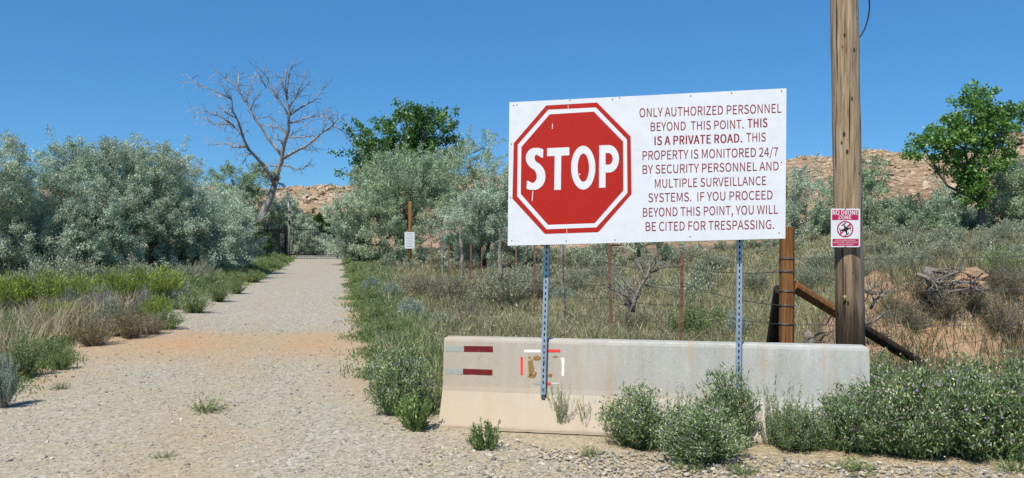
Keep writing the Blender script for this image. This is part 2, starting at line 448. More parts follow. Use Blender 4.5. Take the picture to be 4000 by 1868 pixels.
def ico1():
    t = (1 + 5 ** 0.5) / 2
    v = np.array([(-1, t, 0), (1, t, 0), (-1, -t, 0), (1, -t, 0), (0, -1, t), (0, 1, t), (0, -1, -t), (0, 1, -t), (t, 0, -1), (t, 0, 1), (-t, 0, -1), (-t, 0, 1)], float)
    v = v / np.linalg.norm(v[0])
    f = np.array([(0, 11, 5), (0, 5, 1), (0, 1, 7), (0, 7, 10), (0, 10, 11), (1, 5, 9), (5, 11, 4), (11, 10, 2), (10, 7, 6), (7, 1, 8), (3, 9, 4), (3, 4, 2), (3, 2, 6), (3, 6, 8), (3, 8, 9), (4, 9, 5), (2, 4, 11), (6, 2, 10), (8, 6, 7), (9, 8, 1)], int)
    return v, f
IV, IF_ = ico1()

def stones(mb, C, size, rs, flat_=0.55, rough=0.28):
    n = len(C)
    V = IV[None] * (1 + rs.uniform(-rough, rough, (n, 12, 1)))
    sc = np.stack([rs.uniform(0.7, 1.3, n), rs.uniform(0.6, 1.1, n), rs.uniform(0.5, 1.0, n) * flat_ * 1.3], -1)
    V = V * sc[:, None, :]
    an = rs.uniform(0, 6.28, n); ca, sa = np.cos(an)[:, None], np.sin(an)[:, None]
    x = V[..., 0] * ca - V[..., 1] * sa; y = V[..., 0] * sa + V[..., 1] * ca
    tl = rs.normal(0, 0.35, n)[:, None]
    z = V[..., 2] * np.cos(tl) + x * np.sin(tl) * 0.6
    V = np.stack([x, y, z], -1) * np.asarray(size)[:, None, None] + C[:, None, :]
    f = IF_[None] + (np.arange(n) * 12)[:, None, None]
    mb.add(V.reshape(-1, 3), f.reshape(-1, 3))

# loose pebbles over the lot and the road
n = 110000
Y = 3.0 + 12.5 * RS.uniform(0, 1, n) ** 1.25
X = RS.uniform(-1, 1, n) * (0.72 * Y + 0.6)
patchy = 0.5 + 0.5 * np.sin(X * 1.7 + 2 * np.sin(Y * 1.1)) * np.sin(Y * 1.9 + X * 0.6)
dens = np.where((X > -1.2) & (Y < 6.6), 1.0, 0.2 + 0.38 * patchy)
ok = (inroad(X, Y, 0.2) | (Y < 6.35 - 0.17 * np.clip(X, 0, 9))) & (RS.uniform(0, 1, n) < dens)
ok &= ~((np.abs(Y - 12.6) < 1.0) & (RS.uniform(0, 1, n) < 0.7))
X, Y = X[ok], Y[ok]; n = len(X)
sz = 0.0045 + 0.0065 * RS.uniform(0, 1, n) ** 1.5 + 0.012 * RS.uniform(0, 1, n) ** 9
sz *= np.where(X > -0.8, 1.45, 1.0) * (1 + 0.03 * (Y - 5))
Z = gz(X, Y) + 0.012 + sz * 0.2
mb = MB(); stones(mb, np.stack([X, Y, Z], -1), sz, RS)
peb = mb.build('pebbles', M['pebble']); tag(peb, 'loose tan and grey pebbles scattered over the gravel lot', kind='stuff')

# orange dirt mound behind the wire fence
def mound(X, Y):
    u = X / Y
    m = sm((u - 0.362) / 0.11) * sm((Y - 8.9) / 1.2) * (1 - sm((Y - 11.6) / 1.5)) * (1 - sm((u - 0.80) / 0.1))
    lump = 0.06 * np.sin(X * 5.1 + Y * 2.2) + 0.05 * np.sin(X * 9.7 - Y * 7.3) + 0.03 * np.sin(X * 17 + 3 * np.sin(Y * 13)) + 0.025 * np.sin(Y * 23 + X * 11)
    ridge = 0.18 * np.exp(-((u - 0.46) / 0.08) ** 2) + 0.25 * np.exp(-((u - 0.585) / 0.05) ** 2) + 0.22 * np.exp(-((u - 0.585) / 0.06) ** 2 - ((Y - 10.5) / 0.5) ** 2)
    return gz(X, Y) - 0.06 + m * (0.16 + ridge + lump)
mx = np.arange(2.9, 10.5, 0.06); my = np.arange(8.4, 13.4, 0.06)
MX, MY = np.meshgrid(mx, my); MZ = mound(MX, MY)
idx = np.arange(MX.size).reshape(MX.shape)
mb = MB(); mb.add(np.stack([MX, MY, MZ], -1).reshape(-1, 3), np.stack([idx[:-1, :-1], idx[:-1, 1:], idx[1:, 1:], idx[1:, :-1]], -1).reshape(-1, 4))
m_, t_, o_ = newmat('orange_earth')
v_ = coords(t_); n1 = noise(t_, v_, 3.0, 6, 0.7); n2 = noise(t_, v_, 25, 5, 0.7)
c_ = ramp(t_, n1, [(0.3, (0.38, 0.235, 0.14)), (0.6, (0.50, 0.335, 0.215)), (0.8, (0.56, 0.42, 0.29))])
princ(t_, o_, mix(t_, 1.0, c_, ramp(t_, n2, [(0.3, 0.72), (0.65, 1.08)]), 'MULTIPLY'), 0.95, 0, bump(t_, n2, 0.9, 0.04), 0.05)
M['orange'] = m_
tag(mb.build('dirt_mound', m_, smooth=True), kind='structure')

def zg(X, Y):
    """height of the visible earth, mound included"""
    z = gzs(X, Y)
    if 2.9 < X < 10.5 and 8.4 < Y < 13.4: z = max(z, float(mound(np.array(X), np.array(Y))))
    return z

# sandstone hill
cu = np.array([-1.6, -0.9, -0.42, -0.30, -0.22, -0.1, 0.1, 0.28, 0.36, 0.40, 0.46, 0.56, 0.62, 0.67, 0.8, 1.6])
cy = np.array([725, 722, 730, 738, 728, 700, 670, 640, 626, 612, 596, 604, 590, 562, 540, 520])
def hill_z(u, D):
    yc = np.interp(u, cu, cy) + 2 * np.sin(u * 37) + 1.5 * np.sin(u * 91 + 1) + 1.2 * np.sin(u * 230)
    zc = CAMH + (HY - yc) / F * 210.0
    t = (D - 112) / 98.0
    prof = np.interp(t, [-0.2, 0, 0.25, 0.5, 0.66, 0.73, 0.8, 0.93, 1.0, 1.15, 2.0], [-0.25, 0.0, 0.14, 0.40, 0.64, 0.68, 0.78, 0.955, 1.0, 1.0, 0.95])
    foot = 3.2
    g = 0.55 * np.sin(u * 60 + 2 * np.sin(D * 0.05)) + 0.4 * np.sin(u * 131 + D * 0.07) + 0.3 * np.sin(D * 0.31 + u * 40) + 0.25 * np.sin(D * 0.83 + 5 * np.sin(u * 23))
    return foot + (zc - foot) * prof + g * np.clip(t * 3, 0, 1) * np.clip((1.05 - t) * 6, 0, 1)
us = np.arange(-1.5, 1.5, 0.005); ds = np.concatenate([np.arange(94, 216, 1.5), np.arange(216, 330, 10)])
UU, DD = np.meshgrid(us, ds)
HZ = hill_z(UU, DD)
idx = np.arange(UU.size).reshape(UU.shape)
mb = MB(); mb.add(np.stack([UU * DD, DD, HZ], -1).reshape(-1, 3), np.stack([idx[:-1, :-1], idx[:-1, 1:], idx[1:, 1:], idx[1:, :-1]], -1).reshape(-1, 4))
tag(mb.build('hill', M['hill'], smooth=False), kind='structure')

# boulders on the hill
rs = np.random.RandomState(5)
def hill_pts(n, bands):
    out = []
    while len(out) < n:
        u = rs.uniform(-0.42, -0.18) if rs.uniform() < 0.4 else rs.uniform(0.3, 0.70)
        b = bands[rs.randint(len(bands))]; D = rs.normal(b[0], b[1]) if u > 0 else rs.normal(189, 11)
        if 125 < D < 211: out.append((u * D, D, float(hill_z(np.array(u), np.array(D)))))
    return np.array(out)
C = hill_pts(4200, [(158, 14), (150, 16), (172, 8), (200, 8), (203, 5)])
mb = MB(); stones(mb, C, 0.2 + 0.75 * rs.uniform(0, 1, len(C)) ** 2.5, rs, 0.7, 0.35)
k_ = 650; u_ = np.where(rs.uniform(0, 1, k_) < 0.4, rs.uniform(-0.45, -0.16, k_), rs.uniform(0.3, 0.72, k_)); row = rs.randint(0, 4, k_)
D_ = np.choose(row, [209.3, 207.0, 189.0, 181.5]) + rs.normal(0, 0.35, k_)
stones(mb, np.stack([u_ * D_, D_, hill_z(u_, D_) + 0.1], -1), 0.5 + 0.8 * rs.uniform(0, 1, k_) ** 2, rs, 0.34, 0.2)
tag(mb.build('rubble', M['rock']), 'broken pale sandstone rubble covering the hillside', kind='stuff')
protos = []
for i in range(6):
    mb = MB(); stones(mb, np.zeros((1, 3)), np.ones(1), rs, 0.75, 0.33)
    protos.append(mb.build('boulder', M['rock']))
C = hill_pts(110, [(160, 10), (150, 12), (170, 6)])
for i, c in enumerate(C):
    o = protos[i] if i < 6 else protos[i % 6].copy()
    if i >= 6: col.objects.link(o)
    s = rs.uniform(0.7, 1.45)
    o.location = (c[0], c[1], c[2] + 0.15 * s); o.scale = (s * rs.uniform(0.8, 1.3), s, s * rs.uniform(0.6, 1.0)); o.rotation_euler = (rs.normal(0, 0.25), rs.normal(0, 0.25), rs.uniform(0, 6.28))
    tag(o, 'pale angular sandstone boulder lying on the orange hillside', 'boulder', 'boulders strewn over the sandstone hillside')
# caprock ledge on the skyline
mb = MB()
for i in range(9):
    x = 3952 + i * 16 + rs.uniform(-4, 4); D = 203 + rs.uniform(-2, 2)
    for (y0, y1) in ((520, 533), (534, 546), (547, 560)):
        c = P(x, (y0 + y1) / 2, D)
        h = (y1 - y0) / 2 / F * D
        an = rs.uniform(-0.3, 0.3)
        box(mb, c + Vector((rs.uniform(-0.3, 0.3), rs.uniform(-0.5, 0.5), 0)), (0.62 + rs.uniform(0, 0.15), 2.2, h * 1.02), (Vector((math.cos(an), math.sin(an), 0.03)).normalized(), Vector((-math.sin(an), math.cos(an), 0)), Vector((0, 0, 1))))
tag(mb.build('rock_ledge', M['rock']), 'layered brown caprock ledge on the hill crest', 'rock ledge')

# ------------------------------------------------------------------ trees
def crown_clusters(rs, lobes, n, up=0.35):
    """cluster centres and outward directions on the shells of the lobes (each: centre, radii)"""
    vol = np.array([r[0] * r[2] for c, r in lobes]); vol = vol / vol.sum()
    C = []; Dn = []
    for (c, r), p in zip(lobes, vol):
        k = max(4, int(n * p))
        d = unit(rs.normal(size=(k, 3)))
        rad = rs.uniform(0.25, 1.0, (k, 1)) ** 0.5
        C.append(np.array(c) + d * rad * np.array(r)); Dn.append(unit(d + np.array([0, 0, up])))
    return np.concatenate(C), np.concatenate(Dn)

def crown_mesh(rs, C, Dn, per, L, spread, leaf, droop=0.0):
    mb = MB()
    k = len(C)
    t = rs.uniform(0, 1, (k, per, 1)) ** 0.8
    ln = L * rs.uniform(0.6, 1.4, (k, 1, 1)) * (1 + 1.0 * (rs.uniform(0, 1, (k, 1, 1)) < 0.09))
    pos = C[:, None, :] + Dn[:, None, :] * t * ln + rs.normal(0, 1, (k, per, 3)) * spread * 0.74 * (1.2 - 0.75 * t)
    pos[..., 2] -= droop * t[..., 0] ** 2
    ax = unit(Dn[:, None, :] * 0.9 + rs.normal(0, 0.75, (k, per, 3)))
    pos = pos.reshape(-1, 3); ax = ax.reshape(-1, 3)
    n = len(pos)
    leaves(mb, pos, ax, leaf[0] * rs.uniform(0.65, 1.3, n), leaf[1] * rs.uniform(0.7, 1.3, n), rs)
    return mb

def limbs(rs, trunk_pts, r0, lobes, C, nb, twigs):
    mb = MB()
    radii = [r0 * (1 - 0.55 * i / (len(trunk_pts) - 1)) for i in range(len(trunk_pts))]
    tube(mb, trunk_pts, radii, 8)
    tp = [Vector(p) for p in trunk_pts]
    for i, (c, r) in enumerate(lobes):
        k = min(len(tp) - 1, max(1, int(len(tp) * rs.uniform(0.35, 0.95))))
        a = tp[k]; b = Vector(c); m = (a + b) / 2 + Vector((rs.normal(0, .15), rs.normal(0, .15), -0.12 * (b - a).length))
        tube(mb, [a, m, b], [r0 * 0.42, r0 * 0.28, r0 * 0.10], 6)
        near = np.argsort(((C - np.array(c)) ** 2).sum(1))[:twigs]
        for j in near:
            q = Vector(C[j]); st = b if rs.uniform() < 0.6 else m
            mm = (st + q) / 2 + Vector((rs.normal(0, .1), rs.normal(0, .1), rs.normal(0, .1)))
            tube(mb, [st, mm, q], [r0 * 0.13, r0 * 0.08, r0 * 0.03], 4, False)
    return mb

def tree(name, label, cat, x, D, lobes_px, mat, barkm, n=170, per=150, L=0.6, spread=0.16, leaf=(0.10, 0.032), seed=0, base=None, r0=0.14, multi=1, depth=0.8, up=0.35, twigs=10, droop=0.0, group=None):
    """lobes_px: ellipses (x, y, half-width, half-height) in photo pixels for the tree's real size at distance D; every lobe gets depth"""
    rs = np.random.RandomState(seed + 100)
    X = (x - CX) / F * D
    z0 = gzs(X, D) if base is None else base
    o = thing(name, label, cat, (X, D, z0), 0, group)
    s = D / F
    lobes = []
    for (lx, ly, rw, rh) in lobes_px:
        dy = rs.uniform(-depth, depth) * rw * s
        lobes.append(((( lx - x) * s, dy, CAMH + (HY - ly) * s - z0 - 0.3 * L), (rw * s * 0.92, rw * s * 0.8, max(rh * s * 0.9 - 0.2 * L, 0.2))))
    C, Dn = crown_clusters(rs, lobes, n, up)
    keep = C[:, 2] > 0.12
    C, Dn = C[keep], Dn[keep]
    top = max(l[0][2] for l in lobes); cxm = np.mean([l[0][0] for l in lobes])
    tmb = MB()
    for j in range(multi):
        a = Vector((rs.normal(0, 0.25) * (multi > 1), rs.normal(0, 0.25) * (multi > 1), -0.1))
        e = Vector((cxm * 0.7 + rs.normal(0, 0.5) * (multi > 1), rs.normal(0, 0.4) * (multi > 1), top * 0.62))
        pts = [a + (e - a) * q + Vector((math.sin(q * 5 + j) * 0.12, math.cos(q * 4 + j) * 0.12, 0)) * min(1, q * 3) for q in np.linspace(0, 1, 6)]
        sub = lobes[j::multi] or lobes
        l = limbs(rs, pts, r0, sub, C, 3, twigs)
        nb = tmb.n
        tmb.V += l.V; tmb.T += [f + nb for f in l.T]; tmb.Q += [f + nb for f in l.Q]; tmb.N += [[i + nb for i in f] for f in l.N]; tmb.n += l.n
    tmb.build('trunk', barkm, o, True)
    if mat in (M['olive'], M['olive_dark']): per, leaf = int(per * 1.4), (leaf[0] * 0.84, leaf[1] * 0.84)
    crown_mesh(rs, C, Dn, per, L, spread, leaf, droop).build('crown', mat, o)
    return o

OL = dict(mat=M['olive'], barkm=M['bark_dark'], multi=2)
tree('russian_olive', 'silvery olive tree at the frame edge, thin shoots above its crown', 'tree', 30, 26,
     [(-60, 820, 190, 210), (60, 900, 170, 150), (20, 680, 110, 130), (-100, 620, 120, 120), (70, 600, 40, 80), (140, 980, 120, 90)], n=470, per=150, L=0.55, seed=1, r0=0.12, **OL)
tree('russian_olive', 'tallest rounded silvery olive tree, second from the frame edge', 'tree', 330, 28,
     [(320, 760, 170, 160), (250, 650, 90, 100), (300, 600, 60, 60), (420, 630, 100, 90), (300, 930, 190, 130), (200, 850, 120, 150), (430, 850, 140, 160), (430, 570, 50, 50)], n=560, per=150, L=0.55, seed=2, r0=0.13, **OL)
tree('russian_olive', 'wide silvery olive tree in the middle of the thicket', 'tree', 560, 29,
     [(560, 780, 160, 160), (520, 640, 80, 90), (620, 650, 80, 90), (560, 590, 50, 50), (560, 930, 190, 120), (650, 840, 120, 150), (430, 960, 100, 80)], n=470, per=150, L=0.55, seed=3, r0=0.13, **OL)
tree('russian_olive', 'sloping silvery olive tree with sparse top, beside the sagebrush bank', 'tree', 740, 30,
     [(740, 840, 130, 130), (700, 700, 70, 80), (760, 960, 170, 90), (840, 880, 100, 120), (690, 640, 40, 50)], n=330, per=150, L=0.5, seed=4, r0=0.11, **OL)
tree('russian_olive', 'low round silvery olive bush-tree nearest the dead trunk', 'tree', 890, 34,
     [(880, 850, 110, 110), (900, 950, 110, 80), (830, 780, 70, 70), (940, 900, 50, 90)], n=280, per=150, L=0.5, seed=5, r0=0.10, **OL)
tree('russian_olive', 'darker olive tree crown rising behind the thicket beside the dead tree', 'tree', 950, 64,
     [(930, 700, 75, 50), (1000, 700, 60, 60), (950, 790, 100, 80), (890, 860, 90, 90)], mat=M['olive_dark'], barkm=M['bark_dark'], n=240, per=150, L=0.8, spread=0.24, leaf=(0.17, 0.06), seed=6, r0=0.16, multi=2)
tree('tamarisk', 'deep green tamarisk bush at the end of the iron fence', 'bush', 985, 50,
     [(965, 880, 40, 50), (985, 950, 50, 55), (960, 980, 40, 35)], mat=M['tamarisk'], barkm=M['bark_dark'], n=120, per=120, L=0.6, spread=0.14, leaf=(0.13, 0.04), seed=7, r0=0.07)
tree('russian_olive', 'silvery olive tree behind the iron fence below the dead trunk', 'tree', 1090, 68,
     [(1090, 850, 80, 70), (1150, 870, 70, 70), (1060, 930, 80, 70), (1140, 940, 70, 60), (1100, 800, 50, 40)], n=240, per=130, L=0.9, spread=0.26, leaf=(0.2, 0.07), seed=8, r0=0.18, **OL)
tree('russian_olive', 'low pale olive bush seen through the gate bars', 'bush', 1235, 66,
     [(1230, 960, 80, 50), (1190, 930, 50, 50), (1290, 975, 60, 40), (1180, 985, 40, 35)], n=200, per=130, L=0.7, spread=0.22, leaf=(0.18, 0.06), seed=9, r0=0.1, **OL)
tree('juniper', 'dark green bushy tree beyond the iron gate', 'tree', 1240, 92,
     [(1230, 870, 60, 40), (1300, 880, 60, 45), (1190, 850, 30, 30), (1260, 920, 110, 45), (1330, 900, 50, 60)], mat=M['tamarisk'], barkm=M['bark_dark'], n=220, per=110, L=0.8, spread=0.3, leaf=(0.28, 0.1), seed=10, r0=0.16)
tree('cottonwood', 'tall dark green cottonwood crown behind the olive trees', 'tree', 1590, 56,
     [(1600, 510, 110, 80), (1520, 560, 110, 80), (1700, 500, 75, 75), (1430, 590, 55, 80), (1380, 660, 45, 40), (1600, 450, 60, 40), (1700, 440, 45, 40), (1600, 680, 180, 110), (1760, 490, 35, 60), (1480, 640, 90, 70), (1750, 570, 50, 50)],
     mat=M['cotton'], barkm=M['bark_grey'], n=300, per=75, L=0.7, spread=0.30, leaf=(0.18, 0.16), seed=11, r0=0.3, up=0.15)
tree('russian_olive', 'biggest silvery olive tree, in front of the tall cottonwood', 'tree', 1560, 46,
     [(1560, 700, 155, 110), (1650, 660, 90, 60), (1450, 740, 120, 110), (1620, 780, 170, 130), (1480, 880, 150, 110), (1700, 700, 110, 110), (1560, 930, 150, 80), (1400, 950, 70, 60)], n=580, per=160, L=0.75, spread=0.2, leaf=(0.135, 0.045), seed=12, r0=0.2, **dict(OL, mat=M['olive_dark']))
tree('russian_olive', 'low pale olive bush leaning over the gate end', 'bush', 1365, 45,
     [(1370, 900, 70, 70), (1340, 830, 50, 60), (1400, 800, 50, 70), (1360, 960, 50, 45)], n=140, per=150, L=0.6, spread=0.18, leaf=(0.13, 0.045), seed=13, r0=0.09, **OL)
tree('russian_olive', 'thin-topped olive tree between the tall cottonwood and the big sign', 'tree', 1840, 50,
     [(1840, 640, 90, 80), (1780, 620, 70, 80), (1890, 560, 30, 60), (1930, 690, 70, 60), (1850, 760, 120, 90), (1800, 860, 90, 110)], mat=M['olive_dark'], barkm=M['bark_dark'], n=210, per=120, L=0.9, spread=0.17, leaf=(0.14, 0.045), seed=14, r0=0.16, multi=3, twigs=16)
tree('russian_olive', 'dense low olive tree beside the big white sign', 'tree', 1880, 37,
     [(1870, 830, 110, 100), (1950, 790, 80, 100), (1800, 900, 70, 80), (1900, 930, 140, 70), (2040, 860, 100, 130), (1960, 720, 50, 50)], n=420, per=160, L=0.6, spread=0.17, leaf=(0.115, 0.04), seed=15, r0=0.13, **OL)
# behind the big sign and along the hill foot
tree('russian_olive', 'olive tree mostly hidden behind the big sign', 'tree', 2500, 44,
     [(2450, 850, 160, 120), (2620, 880, 150, 110), (2300, 900, 140, 100)], n=180, per=110, L=0.7, spread=0.22, leaf=(0.15, 0.055), seed=16, r0=0.14, **OL)
tree('russian_olive', 'olive tree peeping past the big sign edge', 'tree', 3090, 46,
     [(3100, 720, 70, 60), (3060, 760, 70, 80), (3110, 850, 90, 80), (3170, 900, 70, 60), (3020, 860, 80, 90)], n=230, per=150, L=0.7, spread=0.2, leaf=(0.14, 0.046), seed=17, r0=0.14, **OL)
tree('russian_olive', 'olive tree partly hidden by the wooden utility pole', 'tree', 3360, 44,
     [(3370, 700, 70, 60), (3400, 780, 70, 80), (3240, 800, 60, 80), (3300, 880, 90, 80), (3400, 890, 80, 60), (3420, 660, 40, 40)], mat=M['olive_dark'], barkm=M['bark_dark'], n=250, per=150, L=0.7, spread=0.2, leaf=(0.14, 0.046), seed=18, r0=0.14, multi=2)
tree('russian_olive', 'small dark olive tree standing before the hill rubble', 'tree', 3600, 42,
     [(3600, 830, 80, 60), (3560, 880, 70, 50), (3650, 860, 50, 60)], mat=M['olive_dark'], barkm=M['bark_dark'], n=150, per=150, L=0.65, spread=0.18, leaf=(0.13, 0.045), seed=19, r0=0.13, multi=2)
tree('russian_olive', 'small pale olive tree between the dark olive and the utility pole', 'tree', 3500, 45,
     [(3510, 840, 50, 50), (3480, 890, 60, 45)], n=100, per=150, L=0.65, spread=0.18, leaf=(0.135, 0.045), seed=20, r0=0.1, **OL)
tree('russian_olive', 'pale olive tree beside the lone cottonwood trunk', 'tree', 3720, 47,
     [(3700, 790, 55, 55), (3730, 850, 80, 60), (3760, 890, 70, 40), (3680, 880, 60, 40)], n=180, per=150, L=0.7, spread=0.19, leaf=(0.14, 0.046), seed=21, r0=0.13, **OL)
tree('russian_olive', 'large olive tree at the frame edge below the caprock', 'tree', 3960, 43,
     [(3960, 760, 90, 90), (4040, 700, 90, 90), (3900, 840, 70, 70), (4000, 880, 110, 70), (3930, 700, 50, 50)], mat=M['olive_dark'], barkm=M['bark_dark'], n=290, per=150, L=0.7, spread=0.2, leaf=(0.135, 0.045), seed=22, r0=0.15, multi=2)
tree('cottonwood', 'lone bright green cottonwood with leaning trunk before the hill', 'tree', 3835, 41,
     [(3800, 430, 90, 60), (3820, 370, 60, 40), (3700, 520, 90, 50), (3610, 570, 60, 45), (3780, 540, 110, 60), (3900, 480, 80, 60), (3960, 440, 55, 55), (3880, 580, 50, 50), (3750, 640, 60, 60), (3810, 720, 50, 90), (3860, 650, 40, 40), (3800, 700, 40, 50)],
     mat=M['cotton_bright'], barkm=M['bark_grey'], n=240, per=66, L=0.5, spread=0.25, leaf=(0.15, 0.13), seed=23, r0=0.22, up=0.1, depth=0.5)

# bare dead cottonwood, from its own branch plan
def dead_tree():
    D = 58.0; s = D / F
    bx = 750 + 440 * 0.5654
    X = (bx - CX) / F * D; z0 = gzs(X, D)
    o = thing('dead_tree', 'tall bare bleached dead tree leaning behind the iron fence', 'tree', (X, D, z0))
    rs = np.random.RandomState(3)
    def pt(x, y, d=0.0):
        x, y = 462 + (x - 440) * 0.95, 1160 + (y - 1160) * 0.95
        p = P(750 + x * 0.5654, 220 + y * 0.5654, D); return Vector((p.x - X, d, p.z - z0))
    B = [([(425, 1250), (445, 1150), (480, 1080), (520, 980), (545, 900), (562, 840)], 38, 24),
         ([(562, 845), (590, 780), (620, 700), (632, 650), (655, 580), (685, 500), (700, 440), (710, 380), (705, 310), (700, 240), (710, 170), (725, 90)], 22, 2),
         ([(552, 870), (540, 800), (500, 740), (460, 680), (420, 630), (400, 560), (395, 500), (390, 440), (375, 390), (380, 330)], 18, 3),
         ([(412, 625), (340, 620), (290, 610), (230, 580), (150, 575), (70, 590)], 9, 2),
         ([(400, 560), (370, 520), (330, 480), (290, 465), (200, 468), (150, 440), (70, 420)], 8, 2),
         ([(340, 490), (310, 450), (260, 425), (200, 400), (130, 375)], 6, 2),
         ([(622, 665), (590, 610), (540, 550), (500, 490), (450, 420), (425, 360), (400, 300), (370, 250), (330, 190), (270, 140), (215, 95)], 14, 2),
         ([(400, 300), (385, 240), (405, 170), (425, 60)], 6, 2), ([(370, 310), (300, 280), (220, 250), (155, 215)], 5, 2),
         ([(350, 220), (345, 150), (340, 80)], 5, 2), ([(660, 560), (650, 510), (600, 470), (540, 450), (480, 425)], 8, 2),
         ([(690, 400), (670, 330), (620, 270), (560, 210), (525, 150), (505, 70)], 8, 2), ([(640, 290), (620, 230), (580, 170), (550, 80)], 5, 2),
         ([(708, 350), (760, 270), (800, 190), (835, 90)], 7, 2), ([(715, 400), (790, 330), (860, 280), (900, 220), (945, 170)], 7, 2),
         ([(705, 455), (760, 430), (820, 405), (880, 395), (980, 350)], 8, 2), ([(880, 395), (940, 400), (1000, 410)], 4, 2),
         ([(680, 550), (770, 545), (840, 540), (930, 550)], 6, 2), ([(690, 530), (760, 490), (860, 440)], 4, 1),
         ([(632, 695), (700, 660), (770, 635), (830, 605), (900, 575), (960, 540), (1040, 490), (1100, 450), (1160, 460)], 13, 2),
         ([(1040, 495), (1090, 510), (1130, 540)], 5, 2), ([(960, 535), (985, 490), (1000, 430)], 5, 2), ([(770, 635), (840, 640), (890, 660)], 5, 2),
         ([(622, 742), (680, 745), (730, 775), (790, 755), (840, 730)], 8, 2), ([(645, 600), (635, 565), (590, 555)], 7, 3),
         ([(705, 300), (720, 200), (745, 100), (770, 50)], 6, 2), ([(740, 300), (790, 240), (870, 150)], 5, 2), ([(700, 250), (670, 180), (655, 120)], 5, 2),
         ([(580, 860), (610, 870), (630, 900), (645, 980)], 6, 2), ([(440, 665), (405, 680), (390, 740)], 5, 2), ([(590, 735), (550, 735), (520, 760)], 6, 2),
         ([(380, 330), (350, 290), (330, 210)], 5, 2), ([(425, 350), (460, 310), (490, 270)], 5, 2), ([(470, 410), (560, 400), (650, 460)], 4, 2), ([(390, 440), (340, 420), (310, 380)], 5, 2)]
    mb = MB(); tw = MB()
    plane = {}; known = []
    for bi, (pts, r1, r2) in enumerate(B):
        d0 = plane.get(bi, rs.uniform(-0.4, 0.4) if bi > 2 else 0.0); slope = rs.uniform(-0.5, 0.5) if bi > 0 else 0.0
        P3 = []; q0 = pt(*pts[0]); dep = 0.0
        if known:
            best = min(known, key=lambda p: (p.x - q0.x) ** 2 + (p.z - q0.z) ** 2); dep = best.y
        for i, (x, y) in enumerate(pts):
            if i == 0 and known: P3.append(best.copy()); continue
            P3.append(pt(x + (rs.normal(0, 3) if i else 0), y + (rs.normal(0, 3) if i else 0), dep + slope * i + (0 if i == 0 else rs.normal(0, 0.1))))
        for a_, b_ in zip(P3[:-1], P3[1:]): known += [a_.lerp(b_, q) for q in (0, .2, .4, .6, .8, 1)]
        n = len(pts)
        rad = [(r1 + (r2 - r1) * (i / (n - 1))) * 0.5654 * s * 0.85 for i in range(n)]
        tube(mb, P3, rad, 8 if bi < 3 else 6)
        if bi == 0: continue
        # fine twigs
        for i in range(1, n):
            a, b = P3[i - 1], P3[i]
            m = 1 if (i < n * 0.4 and bi in (1, 2, 6, 19)) else 4
            for _ in range(m):
                q = a.lerp(b, rs.uniform(0, 1)); d = (b - a).normalized()
                v = (d + Vector((rs.normal(0, .75), rs.normal(0, .75), rs.normal(0.1, .7)))).normalized()
                ln = rs.uniform(0.3, 1.05)
                p1 = q + v * ln * 0.5; p2 = p1 + (v + Vector((rs.normal(0, .3), rs.normal(0, .3), rs.normal(0, .35)))).normalized() * ln * 0.5
                tube(tw, [q, p1, p2], [0.024, 0.016, 0.007], 3, False)
                for _ in range(2):
                    c = p1.lerp(p2, rs.uniform(0, 0.9)); v2 = (v + Vector((rs.normal(0, .8), rs.normal(0, .8), rs.normal(-0.05, .7)))).normalized()
                    tube(tw, [c, c + v2 * rs.uniform(0.2, 0.75)], [0.014, 0.006], 3, False)
    mb.build('trunk', M['deadwood'], o, True); tw.build('twigs', M['deadwood'], o)
dead_tree()

# ------------------------------------------------------------------ shrub prototypes (about 1 m tall, 1 m wide)
def stalks(rs, n, spread=0.5, h=(0.6, 1.0), base_r=0.06, lean=1.0, segs=4, dome=0.0):
    """array (n, segs+1, 3) of curved stalks rising from the base"""
    an = rs.uniform(0, 6.28, n); rad = rs.uniform(0, 1, n) ** 0.6 * spread
    hh = rs.uniform(*h, n) * (1 - dome * (rad / spread) ** 2)
    bx = np.cos(an) * base_r * rs.uniform(0, 1, n); by = np.sin(an) * base_r * rs.uniform(0, 1, n)
    ex = np.cos(an) * rad * lean; ey = np.sin(an) * rad * lean
    t = np.linspace(0, 1, segs + 1)[None, :]
    k = t ** 0.85
    X = bx[:, None] + (ex - bx)[:, None] * k + rs.normal(0, 0.012, (n, segs + 1)) * t
    Y = by[:, None] + (ey - by)[:, None] * k + rs.normal(0, 0.012, (n, segs + 1)) * t
    Z = hh[:, None] * t ** 1.05
    return np.stack([X, Y, Z], -1)

def stalk_mesh(mb, S, r):
    for p in S: tube(mb, [tuple(q) for q in p], [r * (1 - 0.75 * i / (len(p) - 1)) for i in range(len(p))], 3, False)

def along(rs, S, per, t0=0.35, t1=1.0):
    n, k, _ = S.shape
    t = rs.uniform(t0, t1, (n, per)) * (k - 1)
    i = np.minimum(t.astype(int), k - 2); f = (t - i)[..., None]
    a = np.take_along_axis(S, i[..., None], 1); b = np.take_along_axis(S, (i + 1)[..., None], 1)
    return (a + (b - a) * f), unit(b - a)

